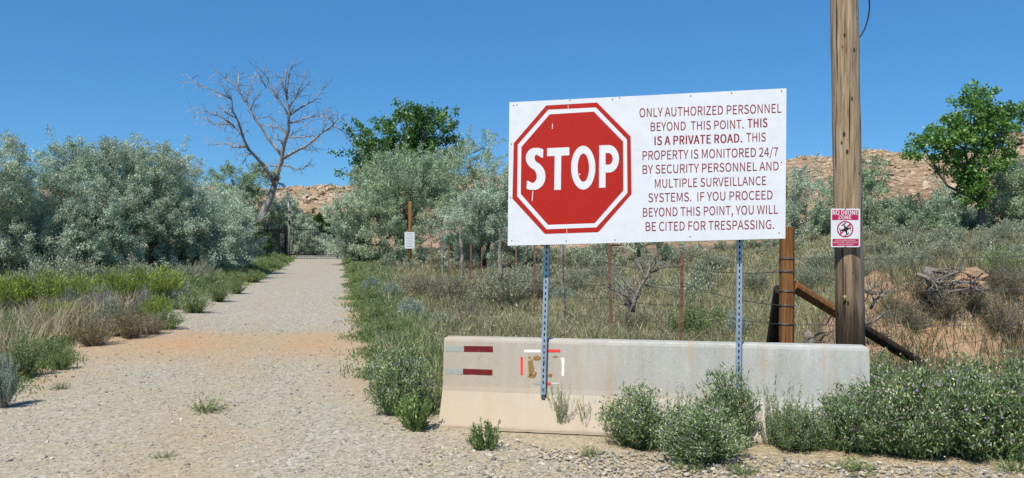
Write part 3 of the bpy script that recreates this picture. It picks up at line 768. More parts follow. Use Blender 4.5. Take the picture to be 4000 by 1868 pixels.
def shrub(name, label, cat, mat, seed, n=70, per=45, spread=0.5, h=(0.55, 1.0), leaf=(0.05, 0.014), t0=0.4, jit=0.03, ang=0.55, stem_r=0.006, stem_mat=None, dome=0.4, extra=None, group=None):
    rs = np.random.RandomState(seed)
    o = thing(name, label, cat, (0, 0, 0), 0, group)
    S = stalks(rs, n, spread, h, 0.08, 1.0, 4, dome)
    mb = MB(); stalk_mesh(mb, S, stem_r); mb.build('stems', stem_mat or M['greystem'], o)
    c, d = along(rs, S, per, t0)
    c = (c + rs.normal(0, jit, c.shape)).reshape(-1, 3); d = unit(d.reshape(-1, 3) + rs.normal(0, ang, (len(c), 3)))
    c[:, 2] = np.abs(c[:, 2])
    mb = MB(); leaves(mb, c, d, leaf[0] * rs.uniform(0.6, 1.35, len(c)), leaf[1] * rs.uniform(0.7, 1.3, len(c)), rs); mb.build('foliage', mat, o)
    if extra:
        for (pname, pm, per2, tt, size, aspect) in extra:
            c, d = along(rs, S, per2, tt)
            c = (c + rs.normal(0, jit * 0.9, c.shape)).reshape(-1, 3); d = unit(d.reshape(-1, 3) * 1.0 + rs.normal(0, 0.5, (len(c), 3)))
            mb = MB()
            if pname == 'flowers':
                for _ in range(4): leaves(mb, c, unit(rs.normal(0, 1, c.shape)), size * rs.uniform(0.8, 1.2, len(c)), size * aspect, rs)
            else: leaves(mb, c, d, size * rs.uniform(0.7, 1.3, len(c)), size * aspect, rs)
            mb.build(pname, pm, o)
    return o

used = set()
PROTO = {}
def proto(kind):
    k = []
    for s in range(3):
        nm, args = KINDS[kind]
        k.append(shrub(nm, 'tmp', CAT.get(kind, 'shrub'), seed=hash_(kind) + s * 17, **args))
    return k
def hash_(s): return sum(ord(c) * (i + 3) for i, c in enumerate(s)) % 1000

AX = [('budding_foliage', M['bud'], 26, 0.4, 0.030, 0.5), ('flowers', M['petal'], 2, 0.6, 0.032, 0.5)]  # pale flower buds, then the open lilac flowers
KINDS = {
 'sage': ('sagebrush', dict(mat=M['sage'], n=120, per=75, spread=0.55, h=(0.5, 1.0), leaf=(0.046, 0.014), t0=0.4, jit=0.022, ang=0.45, stem_mat=M['greystem'])),
 'bluesage': ('sagebrush', dict(mat=M['sage_blue'], n=110, per=65, spread=0.5, h=(0.5, 1.0), leaf=(0.052, 0.015), t0=0.35, jit=0.02, ang=0.4)),
 'rabbit': ('rabbitbrush', dict(mat=M['rabbit'], n=120, per=40, spread=0.55, h=(0.75, 1.0), leaf=(0.07, 0.013), t0=0.52, jit=0.022, ang=0.35, dome=0.3)),
 'grey': ('dry_shrub', dict(mat=M['greystem'], n=170, per=14, spread=0.5, h=(0.5, 1.0), leaf=(0.10, 0.008), t0=0.3, jit=0.015, ang=0.35, stem_r=0.005)),
 'dry': ('dry_shrub', dict(mat=M['drybush'], n=100, per=45, spread=0.55, h=(0.5, 1.0), leaf=(0.05, 0.012), t0=0.15, jit=0.03, ang=0.7)),
 'brown': ('dry_shrub', dict(mat=M['brownweed'], n=110, per=45, spread=0.6, h=(0.5, 1.0), leaf=(0.055, 0.010), t0=0.15, jit=0.035, ang=0.6)),
 'green': ('weed_clump', dict(mat=M['green'], n=90, per=45, spread=0.55, h=(0.5, 1.0), leaf=(0.06, 0.016), t0=0.15, jit=0.03, ang=0.6, stem_mat=M['stem'])),
 'aster': ('aster_shrub', dict(mat=M['aster'], n=130, per=60, spread=0.55, h=(0.42, 1.0), leaf=(0.08, 0.018), t0=0.1, jit=0.04, ang=0.75, stem_mat=M['stem'], stem_r=0.005, dome=0.35, extra=AX)),
 'asterthin': ('aster_shrub', dict(mat=M['aster'], n=30, per=40, spread=0.56, h=(0.35, 1.0), leaf=(0.06, 0.014), t0=0.15, jit=0.02, ang=0.8, stem_mat=M['stem'], stem_r=0.006, dome=0.2, extra=[('budding_foliage', M['bud'], 10, 0.6, 0.022, 0.5), ('flowers', M['petal'], 1, 0.8, 0.03, 0.45)])),
 'young': ('weed_clump', dict(mat=M['aster_light'], n=42, per=50, spread=0.55, h=(0.55, 1.0), leaf=(0.10, 0.03), t0=0.12, jit=0.02, ang=0.6, stem_mat=M['stem'], stem_r=0.007, dome=0.3)),
 'tuft': ('weed_tuft', dict(mat=M['green'], n=34, per=26, spread=0.75, h=(0.4, 1.0), leaf=(0.11, 0.03), t0=0.15, jit=0.03, ang=0.7, stem_mat=M['stem'], stem_r=0.010, dome=0.3)),
}
CAT = {'sage': 'sagebrush', 'bluesage': 'sagebrush', 'rabbit': 'rabbitbrush', 'tuft': 'weed', 'young': 'weed', 'green': 'weed', 'aster': 'flowering shrub', 'asterthin': 'flowering shrub'}

def plant(kind, x, y, hpx, wpx, label, group=None, D=None):
    """a shrub whose foot is seen at photo pixel (x, y) (or stands at distance D), hpx tall and wpx wide there"""
    if kind not in PROTO: PROTO[kind] = proto(kind)
    X, Y = G(x, y) if D is None else ((x - CX) / F * D, D)
    s = Y / F
    i = random.randrange(3); p = PROTO[kind][i]
    key = (kind, i)
    rz = random.uniform(0, 6.28); z = zg(X, Y) - 0.02
    wd = wpx * s / 1.05; sc = (wd * random.uniform(0.95, 1.05), wd * random.uniform(0.8, 1.0), hpx * s)
    if key not in used:
        used.add(key); o = p
        o.location = (X, Y, z); o.rotation_euler = (0, 0, rz); o.scale = sc; o['label'] = label
    else:
        o = copy_thing(p, (X, Y, z), rz, sc, label)
    if group: o['group'] = group
    elif 'group' in o: del o['group']
    return o

g1 = 'rabbitbrush along the foot of the olive thicket'
for a in [(40, 1250, 200, 190, 'yellow-green rabbitbrush at the frame edge under the olive branches'),
          (170, 1235, 195, 230, 'broad yellow-green rabbitbrush under the tallest rounded olive'),
          (310, 1240, 185, 190, 'yellow-green rabbitbrush with grey twigs, behind the grey stalks'),
          (430, 1225, 195, 190, 'yellow-green rabbitbrush just behind the silver sage'),
          (540, 1215, 190, 190, 'yellow-green rabbitbrush between grey stalks and the lime one'),
          (645, 1205, 185, 170, 'brightest lime rabbitbrush, last of its row beside the sagebrush'),
          (610, 1265, 130, 150, 'low lime rabbitbrush in front of the brightest lime one'),
          (220, 1290, 130, 180, 'low green rabbitbrush behind the tall dry grass')]:
    plant('rabbit', *a, group=g1)
for a in [(270, 1275, 170, 170, 'grey leafless stalks in front of the broad rabbitbrush'),
          (390, 1265, 180, 160, 'tall lavender-grey leafless stalks behind the silver sage'),
          (560, 1250, 150, 130, 'grey leafless stalks between lime rabbitbrush tops'),
          (120, 1300, 140, 150, 'grey tangled stalks near the frame edge')]:
    plant('grey', *a)
for a in [(440, 1315, 180, 170, 'pale silver sagebrush behind the round brown bush'),
          (735, 1120, 115, 170, 'tall grey sagebrush beside the lime rabbitbrush'),
          (800, 1110, 105, 120, 'grey sagebrush with upright sprays nearer the dead tree'),
          (690, 1175, 100, 130, 'grey sagebrush below the tall roadside one'),
          (1960, 1215, 200, 250, 'wide grey sagebrush beside the punched sign post'),
          (2080, 1180, 150, 180, 'grey sagebrush behind the punched sign post'),
          (2240, 1150, 120, 170, 'grey sagebrush under the red octagon corner'),
          (2340, 1110, 90, 150, 'grey sagebrush before the first rusty post'),
          (2530, 1080, 80, 150, 'grey sagebrush behind the dead twisted shrub'),
          (2780, 1070, 90, 160, 'grey sagebrush between two rusty posts and the second sign post'),
          (2950, 1150, 120, 150, 'grey sagebrush between the second sign post and the brown corner post'),
          (3170, 1150, 140, 170, 'silvery sagebrush between the brown corner post and the pole'),
          (3210, 1080, 110, 150, 'silvery sagebrush higher up beside the pole'),
          (3430, 1120, 140, 150, 'silvery sagebrush close beside the pole'),
          (3560, 1085, 130, 190, 'big silvery sagebrush above the dirt mound'),
          (3440, 1010, 100, 150, 'grey sagebrush under the olive beside the pole'),
          (3690, 1030, 110, 180, 'silvery sagebrush above the root pile'),
          (3850, 1010, 110, 170, 'silvery sagebrush below the cottonwood trunk'),
          (3960, 1060, 130, 160, 'silvery sagebrush at the frame edge above the wire'),
          (3540, 975, 90, 160, 'dusty sagebrush at the foot of the small dark olive'),
          (3700, 960, 85, 150, 'dusty sagebrush at the foot of the pale olive'),
          (3910, 960, 90, 150, 'dusty sagebrush under the large frame-edge olive')]:
    plant('sage', *a, group='grey sagebrush of the field')
for a in [(15, 1600, 250, 150, 'blue-green sagebrush at the frame edge by the gravel'),
          (680, 1210, 95, 120, 'small blue-green sagebrush beside the lime rabbitbrush'),
          (1450, 1150, 80, 110, 'blue-green sagebrush on the road verge near the gate'),
          (1530, 1180, 90, 130, 'blue-green sagebrush on the verge below the notice post'),
          (1600, 1260, 110, 150, 'blue-green sagebrush on the verge behind the barrier end'),
          (1720, 1290, 80, 130, 'low blue-green sagebrush just above the barrier corner'),
          (2200, 1190, 90, 120, 'blue-green sagebrush beside the weathered grey post'),
          (2880, 1340, 160, 120, 'blue-green sagebrush just behind the second sign post')]:
    plant('bluesage', *a, group='blue-green sagebrush along the verges')
for a in [(360, 1355, 175, 190, 'round brown thorny bush at the gravel edge'),
          (510, 1325, 170, 190, 'tan-orange dry bush next to the silver sage'),
          (590, 1310, 110, 130, 'small tan dry bush at the road edge')]:
    plant('dry', *a)
for a in [(1640, 1170, 120, 230, 'brown weed patch below the notice post'), (1770, 1190, 130, 240, 'brown weed patch between notice post and wide sagebrush'),
          (1850, 1280, 120, 220, 'brown weed patch above the barrier tape marks'), (2450, 1300, 110, 250, 'brown weed patch below the dead twisted shrub'),
          (3640, 1300, 150, 220, 'brown weed tangle on the dirt mound'), (3490, 1290, 110, 170, 'brown weed tangle beside the utility pole foot'), (3560, 1350, 130, 200, 'brown weed tangle over the dark brace end'), (3720, 1270, 70, 190, 'thin brown weeds just under the root pile'), (3880, 1250, 130, 150, 'brown weeds between root pile and frame edge'), (3900, 1370, 150, 220, 'brown weeds behind the biggest aster bush'), (3690, 1370, 150, 200, 'brown weeds behind the big aster bush'), (3790, 1330, 110, 220, 'brown weed tangle below the root pile'), (3940, 1270, 200, 200, 'tall brown weed tangle at the frame edge')]:
    plant('brown', *a)
for a in [(90, 1480, 220, 180, 'tall green and tan weed clump at the gravel edge'), (40, 1400, 190, 160, 'tall green weed clump behind the blue-green sage'),
          (240, 1450, 120, 110, 'small green weed clump beside the tall tan one'), (640, 1290, 110, 160, 'green weed clump on the road edge past the tan bush'),
          (760, 1225, 110, 150, 'green weed clump halfway up the road edge'), (850, 1180, 100, 140, 'round green weed clump beside the small dark bush'),
          (980, 1105, 60, 130, 'low green weed clump up the road edge'), (1070, 1055, 50, 130, 'low green weed clump before the concrete block'),
          (1105, 1035, 45, 60, 'bright green weed clump at the gate post'),
          (1400, 1070, 60, 110, 'bright green weed clump across the road from the gate post'), (1420, 1120, 75, 120, 'bright green weed clump lower on the far verge'),
          (1440, 1190, 90, 120, 'green weed clump on the verge above the aster bush'), (1470, 1260, 100, 120, 'green weed clump close above the aster bush'),
          (1510, 1330, 110, 160, 'tan-green weed clump right behind the aster bush'),
          (2690, 1340, 190, 220, 'yellow-green weed clump around the third rusty post'), (2800, 1300, 130, 150, 'green weed clump before the second sign post'),
          (3790, 1085, 110, 200, 'dark green bushy weed behind the root pile'), (3920, 1150, 160, 180, 'dark green bushy weed at the frame edge behind the wire')]:
    plant('green', *a)
plant('green', 920, 1150, 80, 100, 'small dark bush at the road edge')
AG = 'lilac-flowered aster shrubs before the barrier'
for a in [(1560, 1625, 265, 270, 'dark rounded aster bush against the barrier end'),
          (2500, 1745, 230, 330, 'wide aster bush, first in the row before the barrier'),
          (2740, 1800, 215, 400, 'low domed aster bush thick with pale buds'),
          (2830, 1725, 275, 280, 'tall aster bush reaching up the second sign post'),
          (3110, 1760, 175, 230, 'small loose aster bush under the airy white-stemmed one'), (3350, 1765, 270, 310, 'aster bush with lilac flowers hiding the barrier end'),
          (3560, 1785, 360, 380, 'big aster bush just past the barrier end'),
          (3800, 1785, 390, 400, 'biggest aster bush, between the big one and frame edge'),
          (3990, 1800, 400, 320, 'dark aster bush cut by the frame edge'),
          (3440, 1560, 190, 170, 'small aster bush behind the barrier corner')]:
    plant('aster', a[0], a[1], a[2] * (1.14 if a[0] < 3200 else 1.1), a[3] * 1.06, a[4], group=AG)
for a in [(2195, 1695, 210, 140, 'thin tall aster stalks beside the punched sign post foot'), (2295, 1700, 150, 90, 'small thin aster stalks next to the tall thin ones'),
          (3070, 1765, 290, 190, 'tall airy aster with bare white stem'), (3190, 1770, 230, 190, 'airy aster stalks between the tall airy one and the lilac bush'),
          (3000, 1740, 200, 150, 'airy aster stalks beside the tall second-post aster'), (3260, 1765, 200, 170, 'airy aster stalks leaning on the lilac-flowered bush'), (2650, 1735, 230, 190, 'airy aster stalks rising between the first bush and the dome')]:
    plant('asterthin', a[0], a[1], a[2] * 1.2, a[3], a[4], group=AG)
plant('young', 1625, 1690, 175, 190, 'fresh green weed against the barrier end')
plant('young', 1900, 1765, 145, 165, 'lone fresh green weed before the barrier')
for a in [(810, 1615, 75, 140, 'lone grey-green weed in the middle of the road'), (645, 1800, 45, 90, 'flat blue-green weed low on the road'),
          (235, 1525, 45, 70, 'tiny weed sprig near the gravel edge'), (2310, 1795, 70, 80, 'small weed sprig before the thin aster stalks'),
          (2690, 1850, 60, 130, 'small grey weed below the domed aster bush'), (3330, 1840, 60, 230, 'sprawling weed below the lilac aster bush'), (3960, 1850, 90, 130, 'small weed at the frame corner'),
          (2890, 1860, 70, 130, 'small grey weed beside the sprawling one'), (1440, 1370, 30, 60, 'tiny weed at the road edge by the red earth')]:
    plant('tuft', *a)
for pl in PROTO.values():
    for o in pl:
        if o['label'] == 'tmp':
            for c in list(o.children): bpy.data.objects.remove(c)
            bpy.data.objects.remove(o)

# ------------------------------------------------------------------ grass and low scrub
def blades(mb, X, Y, h, wdt, rs, lean=0.35):
    n = len(X)
    Z = gz(X, Y)
    msk = (X > 2.9) & (X < 10.5) & (Y > 8.4) & (Y < 13.4)
    Z = np.where(msk, np.maximum(Z, mound(X, Y)), Z)
    B = np.stack([X, Y, Z], -1)
    an = rs.uniform(0, 6.28, n)
    side = np.stack([np.cos(an), np.sin(an), np.zeros(n)], -1) * wdt[:, None] * 0.5
    tip = np.stack([rs.normal(0, lean, n) * h, rs.normal(0, lean, n) * h, h], -1)
    midp = tip * np.array([0.35, 0.35, 0.58])
    V = np.stack([B - side, B + side, B + midp + side * 0.7, B + tip, B + midp - side * 0.7], 1).reshape(-1, 3)
    q = np.arange(n)[:, None] * 5
    mb.add(V, q + np.array([[0, 1, 2, 4]])); mb.T.append(q + np.array([[4, 2, 3]]) + (mb.n - 5 * n))

rs = np.random.RandomState(21)
def field(n, ymin, ymax, pw=1.5):
    Y = ymin + (ymax - ymin) * rs.uniform(0, 1, n) ** pw
    X = rs.uniform(-1, 1, n) * (0.72 * Y + 1.0)
    return X, Y
def clumped(X, Y, f=1.0):
    return 0.5 + 0.5 * np.sin(X * 1.9 * f + 2.1 * np.sin(Y * 0.9 * f)) * np.cos(Y * 1.6 * f + X * 0.7)
X, Y = field(480000, 6.4, 60)
o_ = np.maximum(np.interp(Y, RY, RL) - X, X - np.interp(Y, RY, RR))
barr = 7.19 - 0.183 * (X + 0.635) + 0.35
u_ = X / Y
dirt = (u_ > 0.35) & (Y > 8.5) & (Y < 12.5)
base_ok = (o_ > 0.15) & ((X < -4) | (Y > np.where(X > -0.9, barr, 8.2)) | ((X > 3.2) & (Y > 6.6)))
left = (X < np.interp(Y, RY, RL)) & base_ok & (rs.uniform(0, 1, len(X)) < 0.25 + 0.75 * clumped(X, Y))
verge = (X > np.interp(Y, RY, RR)) & base_ok & (o_ < 0.9 + 0.02 * Y) & (rs.uniform(0, 1, len(X)) < 0.3 + 0.7 * clumped(X, Y))
fieldm = (X > np.interp(Y, RY, RR)) & base_ok & ~verge & (rs.uniform(0, 1, len(X)) < 0.35 + 0.65 * clumped(X, Y, 0.6)) & ~(dirt & (rs.uniform(0, 1, len(X)) < 0.6 + 0.38 * (u_ < 0.49)))
mb = MB()
for msk, hm in ((left, 0.34), (verge, 0.26)):
    x, y = X[msk], Y[msk]; n = len(x)
    h = hm * rs.uniform(0.35, 1.5, n) * (0.6 + 0.6 * clumped(x, y)) * np.clip((o_[msk]) / 0.8, 0.35, 1)
    blades(mb, x, y, h, (0.005 + 0.0007 * y) * rs.uniform(0.7, 1.4, n), rs)
tag(mb.build('verge_grass', M['grass_green']), 'green grass and herbs along both road verges', kind='stuff')
mb = MB(); x, y = X[fieldm], Y[fieldm]; n = len(x)
h = 0.30 * rs.uniform(0.35, 1.5, n) * (0.55 + 0.6 * clumped(x, y, 0.6))
blades(mb, x, y, h, (0.0035 + 0.0006 * y) * rs.uniform(0.7, 1.4, n), rs, 0.45)
k_ = rs.uniform(0, 1, n) < 0.35
leaves(mb, np.stack([x, y, gz(x, y) + h * rs.uniform(0.5, 1.0, n)], -1)[k_], unit(rs.normal(0, 1, (k_.sum(), 3))), 0.02 + 0.0012 * y[k_], 0.008 + 0.0006 * y[k_], rs)
tag(mb.build('field_grass', M['grass_dry']), 'olive and tan dry grass filling the field behind the barrier', kind='stuff')
mb = MB(); nv = 190000
for side in (-1, 1):
    k2 = nv * 2 // 3 if side < 0 else nv // 3; y = 8.5 + 48 * rs.uniform(0, 1, k2) ** 1.15; o2 = rs.exponential(1.8 if side < 0 else 0.55, k2) + 0.02 - 0.45 * rs.uniform(0, 1, k2) ** 5 + 0.15 * np.sin(y * 1.7) * np.sin(y * 0.6 + 1)
    x = np.where(side < 0, np.interp(y, RY, RL) - o2, np.interp(y, RY, RR) + o2) + 0.12 * np.sin(y * 3.1 + side)
    cl = 0.5 + 0.5 * np.sin(x * 2.9 + 1.7 * np.sin(y * 1.3)) * np.cos(y * 2.2 + x * 0.8)
    kk = (rs.uniform(0, 1, len(x)) < 0.25 + 0.75 * cl) & ((side < 0) | (y > 9.5)); x, y, cl, o2 = x[kk], y[kk], cl[kk], o2[kk]; n = len(x)
    h = (0.12 + (0.34 if side < 0 else 0.2) * cl) * np.clip(0.45 + o2, 0.4, 1) * rs.uniform(0.5, 1.3, n)
    blades(mb, x, y, h, (0.004 + 0.0006 * y) * rs.uniform(0.7, 1.4, n), rs, 0.5)
    C = np.stack([x, y, gz(x, y) + h * rs.uniform(0.3, 1.0, n)], -1)
    leaves(mb, C, unit(rs.normal(0, 1, (n, 3)) + [0, 0, 0.6]), 0.035 + 0.0012 * y, 0.012 + 0.0006 * y, rs)
tag(mb.build('verge_weeds', M['green']), 'leafy green weeds crowding the road edges', kind='stuff')
# green weeds low in the field
X, Y = field(60000, 7.2, 34)
barr = 7.19 - 0.183 * (X + 0.635) + 0.4
m_ = (X > np.interp(Y, RY, RR) + 0.6) & (Y > np.where(X > -0.9, barr, 8.2)) & (rs.uniform(0, 1, len(X)) < clumped(X, Y, 1.7)) & ~((X / Y > 0.35) & (Y < 12.5) & (rs.uniform(0, 1, len(X)) < 0.6))
x, y = X[m_], Y[m_]; n = len(x); mb = MB()
C = np.stack([x, y, gz(x, y) + rs.uniform(0.02, 0.32, n)], -1)
leaves(mb, C, unit(rs.normal(0, 1, (n, 3)) + [0, 0, 1]), 0.05 + 0.001 * y, 0.014 + 0.0007 * y, rs)
tag(mb.build('field_weeds', M['green']), 'low leafy green weeds among the field grass', kind='stuff')
mb = MB(); n = 8500
y = rs.uniform(8.3, 11.4, n); x = rs.uniform(0.385, 0.78, n) * y; kk = rs.uniform(0, 1, n) < 0.25 + 0.75 * clumped(x, y, 2.2) * (0.4 + 0.6 * sm((x / y - 0.47) / 0.06)); x, y = x[kk], y[kk]
blades(mb, x, y, rs.uniform(0.08, 0.42, len(x)), np.full(len(x), 0.010), rs, 0.45)
tag(mb.build('mound_weeds', M['brownweed']), 'dry brown weeds and stalks over the dirt mound', kind='stuff')
mb = MB(); n = 14000
y = rs.uniform(9.0, 17, n); x = np.interp(y, RY, RL) - 0.2 - rs.exponential(1.3, n); kk = rs.uniform(0, 1, n) < 0.1 + 0.9 * clumped(x, y, 1.4) ** 2; x, y = x[kk], y[kk]
blades(mb, x, y, rs.uniform(0.15, 0.7, len(x)), 0.004 + 0.0005 * y, rs, 0.4)
tag(mb.build('tall_dry_grass', M['straw']), 'tall straw-coloured grass among the green verge weeds', kind='stuff')
# dry straw litter under the asters
n = 5000
X = rs.uniform(0.8, 5.5, n); Y = rs.uniform(5.0, 6.6, n) - 0.12 * X + 0.2; mb = MB()
C = np.stack([X, Y, np.full(n, 0.012)], -1); A = unit(np.stack([rs.normal(0, 1, n), rs.normal(0, 1, n), rs.normal(0, 0.12, n)], -1))
leaves(mb, C, A, rs.uniform(0.04, 0.16, n), 0.004, rs)
tag(mb.build('straw_litter', M['straw']), 'dry straw litter on the ground under the asters', kind='stuff')
# far low scrub that reads as one mass
mb = MB()
n = 420
u = np.concatenate([rs.uniform(-0.25, 0.72, 250), rs.uniform(-0.75, -0.35, 120)]); D = np.concatenate([19 + 43 * rs.uniform(0, 1, 250) ** 0.7, rs.uniform(22, 60, 120)])
for ui, Di in zip(u, D):
    x0, y0 = ui * Di, Di
    if inroad(np.array(x0), np.array(y0), 1.6) or (ui > 0.34 and Di < 14) or (ui < -0.4 and Di < 22): continue
    hh = rs.uniform(0.3, 1.15); ww = hh * rs.uniform(0.7, 1.1); k = 520
    St = stalks(rs, 60, 0.55, (0.5, 1.0), 0.08, 1.0, 3, 0.4)
    c, d = along(rs, St, 20, 0.35)
    c = (c + rs.normal(0, 0.03, c.shape)).reshape(-1, 3) * np.array([ww * 1.3, ww * 1.3, hh]); k = len(c)
    c += np.array([x0, y0, gzs(x0, y0)])
    leaves(mb, c, unit(d.reshape(-1, 3) + rs.normal(0, 0.35, (k, 3))), 0.05 + 0.0014 * Di, 0.012 + 0.0008 * Di, rs)
tag(mb.build('low_scrub', M['sage']), 'low grey sage scrub spread over the far field', kind='stuff')

# ------------------------------------------------------------------ concrete barrier
def make_concrete():
    m, t, out = newmat('barrier_concrete')
    v = coords(t)
    n1 = noise(t, v, 2.2, 6, 0.6); n2 = noise(t, v, 60, 4, 0.7); n3 = noise(t, coords(t, scale=(9, 9, 1.2)), 1.0, 5, 0.6)
    c = ramp(t, n1, [(0.3, (0.40, 0.39, 0.345)), (0.55, (0.455, 0.455, 0.415)), (0.75, (0.48, 0.485, 0.455))])
    c = mix(t, 1.0, c, ramp(t, n3, [(0.3, 0.85), (0.7, 1.07)]), 'MULTIPLY')
    c = mix(t, 1.0, c, ramp(t, n2, [(0.28, 0.80), (0.6, 1.03)]), 'MULTIPLY')
    # dust toward the road end, slanted rain streaks
    tc = t.nodes.new('ShaderNodeTexCoord'); sx = t.nodes.new('ShaderNodeSeparateXYZ'); t.links.new(tc.outputs['Object'], sx.inputs[0])
    d = ramp(t, math_(t, 'ADD', math_(t, 'MULTIPLY', sx.outputs[0], -0.28), math_(t, 'ADD', math_(t, 'MULTIPLY', n1, 0.8), math_(t, 'MULTIPLY', sx.outputs[2], -0.35))), [(0.0, 0.0), (0.75, 0.7)])
    c = mix(t, d, c, (0.40, 0.315, 0.21))
    low = ramp(t, math_(t, 'SUBTRACT', math_(t, 'ADD', sx.outputs[2], math_(t, 'MULTIPLY', n1, 0.35)), math_(t, 'MULTIPLY', sx.outputs[0], -0.05)), [(0.30, 0.42), (0.62, 0.0)])
    c = mix(t, low, c, (0.52, 0.40, 0.27))
    st = noise(t, coords(t, scale=(7.0, 1, 1.1), rot=(0, R(-48), 0)), 1.0, 3, 0.5)
    c = mix(t, ramp(t, st, [(0.56, 0.0), (0.68, 0.6)]), c, (0.43, 0.325, 0.20))
    pits = voro(t, v, 22, 'F1', 'Distance')
    c = mix(t, ramp(t, pits, [(0.05, 0.8), (0.085, 0.0)]), c, (0.12, 0.10, 0.08))
    princ(t, out, c, 0.85, 0, bump(t, n2, 0.25, 0.004), 0.2)
    return m
M['concrete'] = make_concrete()
BL = Vector((-0.635, 7.19, 0)); BR = Vector((3.03, 6.52, 0))
bd = (BR - BL).normalized(); bn = Vector((bd.y, -bd.x, 0))           # bn points to the camera side
BLen = (BR - BL).length
barrier = thing('concrete_barrier', 'long grey concrete highway barrier under the big white sign', 'barrier', tuple((BL + BR) / 2 - bn * 0.085), math.atan2(bd.y, bd.x))
prof = [(0.30, 0.0), (0.301, 0.025), (0.296, 0.04), (0.165, 0.268), (0.14, 0.312), (0.130, 0.36), (0.088, 0.765), (0.080, 0.787), (0.062, 0.80)]
prof = [(-a, b) for a, b in prof] + [(a, b) for a, b in prof[::-1]]   # local y (camera side negative), z
L2 = BLen / 2; nseg = 40
xsb = [-L2, -L2 + 0.018] + list(np.linspace(-L2 + 0.1, L2 - 0.1, nseg)) + [L2 - 0.018, L2]
rs = np.random.RandomState(8)
V = []
for i, x in enumerate(xsb):
    sh = 0.985 if i in (0, len(xsb) - 1) else 1.0
    for (y, z) in prof:
        V.append((x + rs.normal(0, 0.002) * (i in (0, 1, len(xsb) - 2, len(xsb) - 1)), y * (sh if i in (0, len(xsb) - 1) else 1) + rs.normal(0, 0.0007), (z - (0.008 if i in (0, len(xsb) - 1) and z > 0.7 else 0)) + rs.normal(0, 0.0007)))
k = len(prof); f = []
for i in range(len(xsb) - 1):
    for j in range(k - 1): f.append((i * k + j, (i + 1) * k + j, (i + 1) * k + j + 1, i * k + j + 1))
mb = MB(); mb.add(V, np.array(f)); mb.N.append(list(range(k))); mb.N.append([(len(xsb) - 1) * k + j for j in range(k)][::-1])
body = mb.build('body', M['concrete'], barrier, smooth=False)
barrier.location.z = 0.01

def ray_plane(x, y, p0, n):
    o = Vector((0, 0, CAMH)); d = Vector(((x - CX) / F, 1, (HY - y) / F))
    return o + d * ((p0 - o).dot(n) / d.dot(n))
# upper face plane of the barrier in world space
rz = Vector((0, 0, 1))
u_up = (rz * (0.765 - 0.36) - bn * (0.130 - 0.088)).normalized()
fn = bd.cross(u_up).normalized()
if fn.dot(bn) < 0: fn = -fn
fp = (BL + BR) / 2 - bn * 0.085 + bn * 0.130 + rz * 0.37
Wm = None
def to_local(o, p):
    l = Vector(p) - Vector(o.location); c, s = math.cos(-o.rotation_euler.z), math.sin(-o.rotation_euler.z)
    return Vector((l.x * c - l.y * s, l.x * s + l.y * c, l.z))
def decal(parent, name, poly_px, p0, n, off, mat, thick=0.0015, label=None):
    """thin sheet lying on the plane (p0, n), outline from photo pixels"""
    pts = [ray_plane(x, y, p0, n) + n * off for x, y in poly_px]
    k = len(pts)
    V = [tuple(to_local(parent, p)) for p in pts] + [tuple(to_local(parent, p - n * thick)) for p in pts]
    mb = MB(); mb.add(V, [list(range(k)), list(range(k, 2 * k))[::-1]] + [[i, (i + 1) % k, k + (i + 1) % k, k + i][::-1] for i in range(k)])
    o = mb.build(name, mat, parent)
    if label: o['label'] = label
    return o
def crop3(pts): return [(1700 + x * 0.3408, 1290 + y * 0.3408) for x, y in pts]
def rect(x0, y0, x1, y1, sk=0.0): return crop3([(x0, y0), (x1, y0 + sk), (x1, y1 + sk), (x0, y1)])
M['tape_red'] = flat('faded_red_tape', (0.135, 0.016, 0.016), 0.6, 0, 0.3, 30, 0.1)
M['tape_bright'] = flat('bright_red_tape', (0.72, 0.05, 0.04), 0.4, 0, 0.1, 20)
M['tape_white'] = flat('white_tape', (0.80, 0.80, 0.78), 0.45, 0, 0.06, 20)
M['tape_grey'] = flat('faded_silver_tape', (0.31, 0.33, 0.285), 0.5, 0, 0.12, 25)
M['glue'] = flat('old_glue', (0.26, 0.145, 0.045), 0.7, 0, 0.3, 60)
M['black'] = flat('black_hole', (0.012, 0.012, 0.012), 0.9, 0, 0.1)
T = lambda nm, poly, mt, lb=None, off=0.0022: decal(barrier, nm, poly, fp, fn, off, M[mt], 0.0015, lb)
T('reflective_tape', rect(123, 180, 330, 245, 3), 'tape_grey', 'faded silver tape, upper strip')
T('reflective_tape', rect(331, 181, 662, 248, 4), 'tape_red', 'faded red tape, upper strip')
T('reflective_tape', rect(113, 437, 319, 500, 5), 'tape_grey', 'faded silver tape, lower strip')
T('reflective_tape', crop3([(320, 441), (360, 443), (372, 449), (385, 444), (655, 453), (655, 517), (320, 508)]), 'tape_red', 'faded red tape, lower strip')
T('reflective_tape', rect(1020, 223, 1208, 254, 2), 'tape_white'); T('reflective_tape', rect(1285, 220, 1432, 252, 2), 'tape_bright')
T('reflective_tape', rect(978, 308, 1005, 514, 1), 'tape_bright'); T('reflective_tape', crop3([(1438, 317), (1482, 317), (1477, 526), (1447, 524), (1452, 400), (1446, 345)]), 'tape_white')
T('reflective_tape', crop3([(1120, 607), (1160, 600), (1215, 600), (1215, 626), (1150, 624)]), 'tape_grey'); T('reflective_tape', crop3([(1280, 598), (1325, 602), (1315, 630), (1280, 630)]), 'tape_bright')
T('reflective_tape', crop3([(1330, 603), (1425, 605), (1425, 613), (1330, 612)]), 'tape_white')
rs = np.random.RandomState(4)
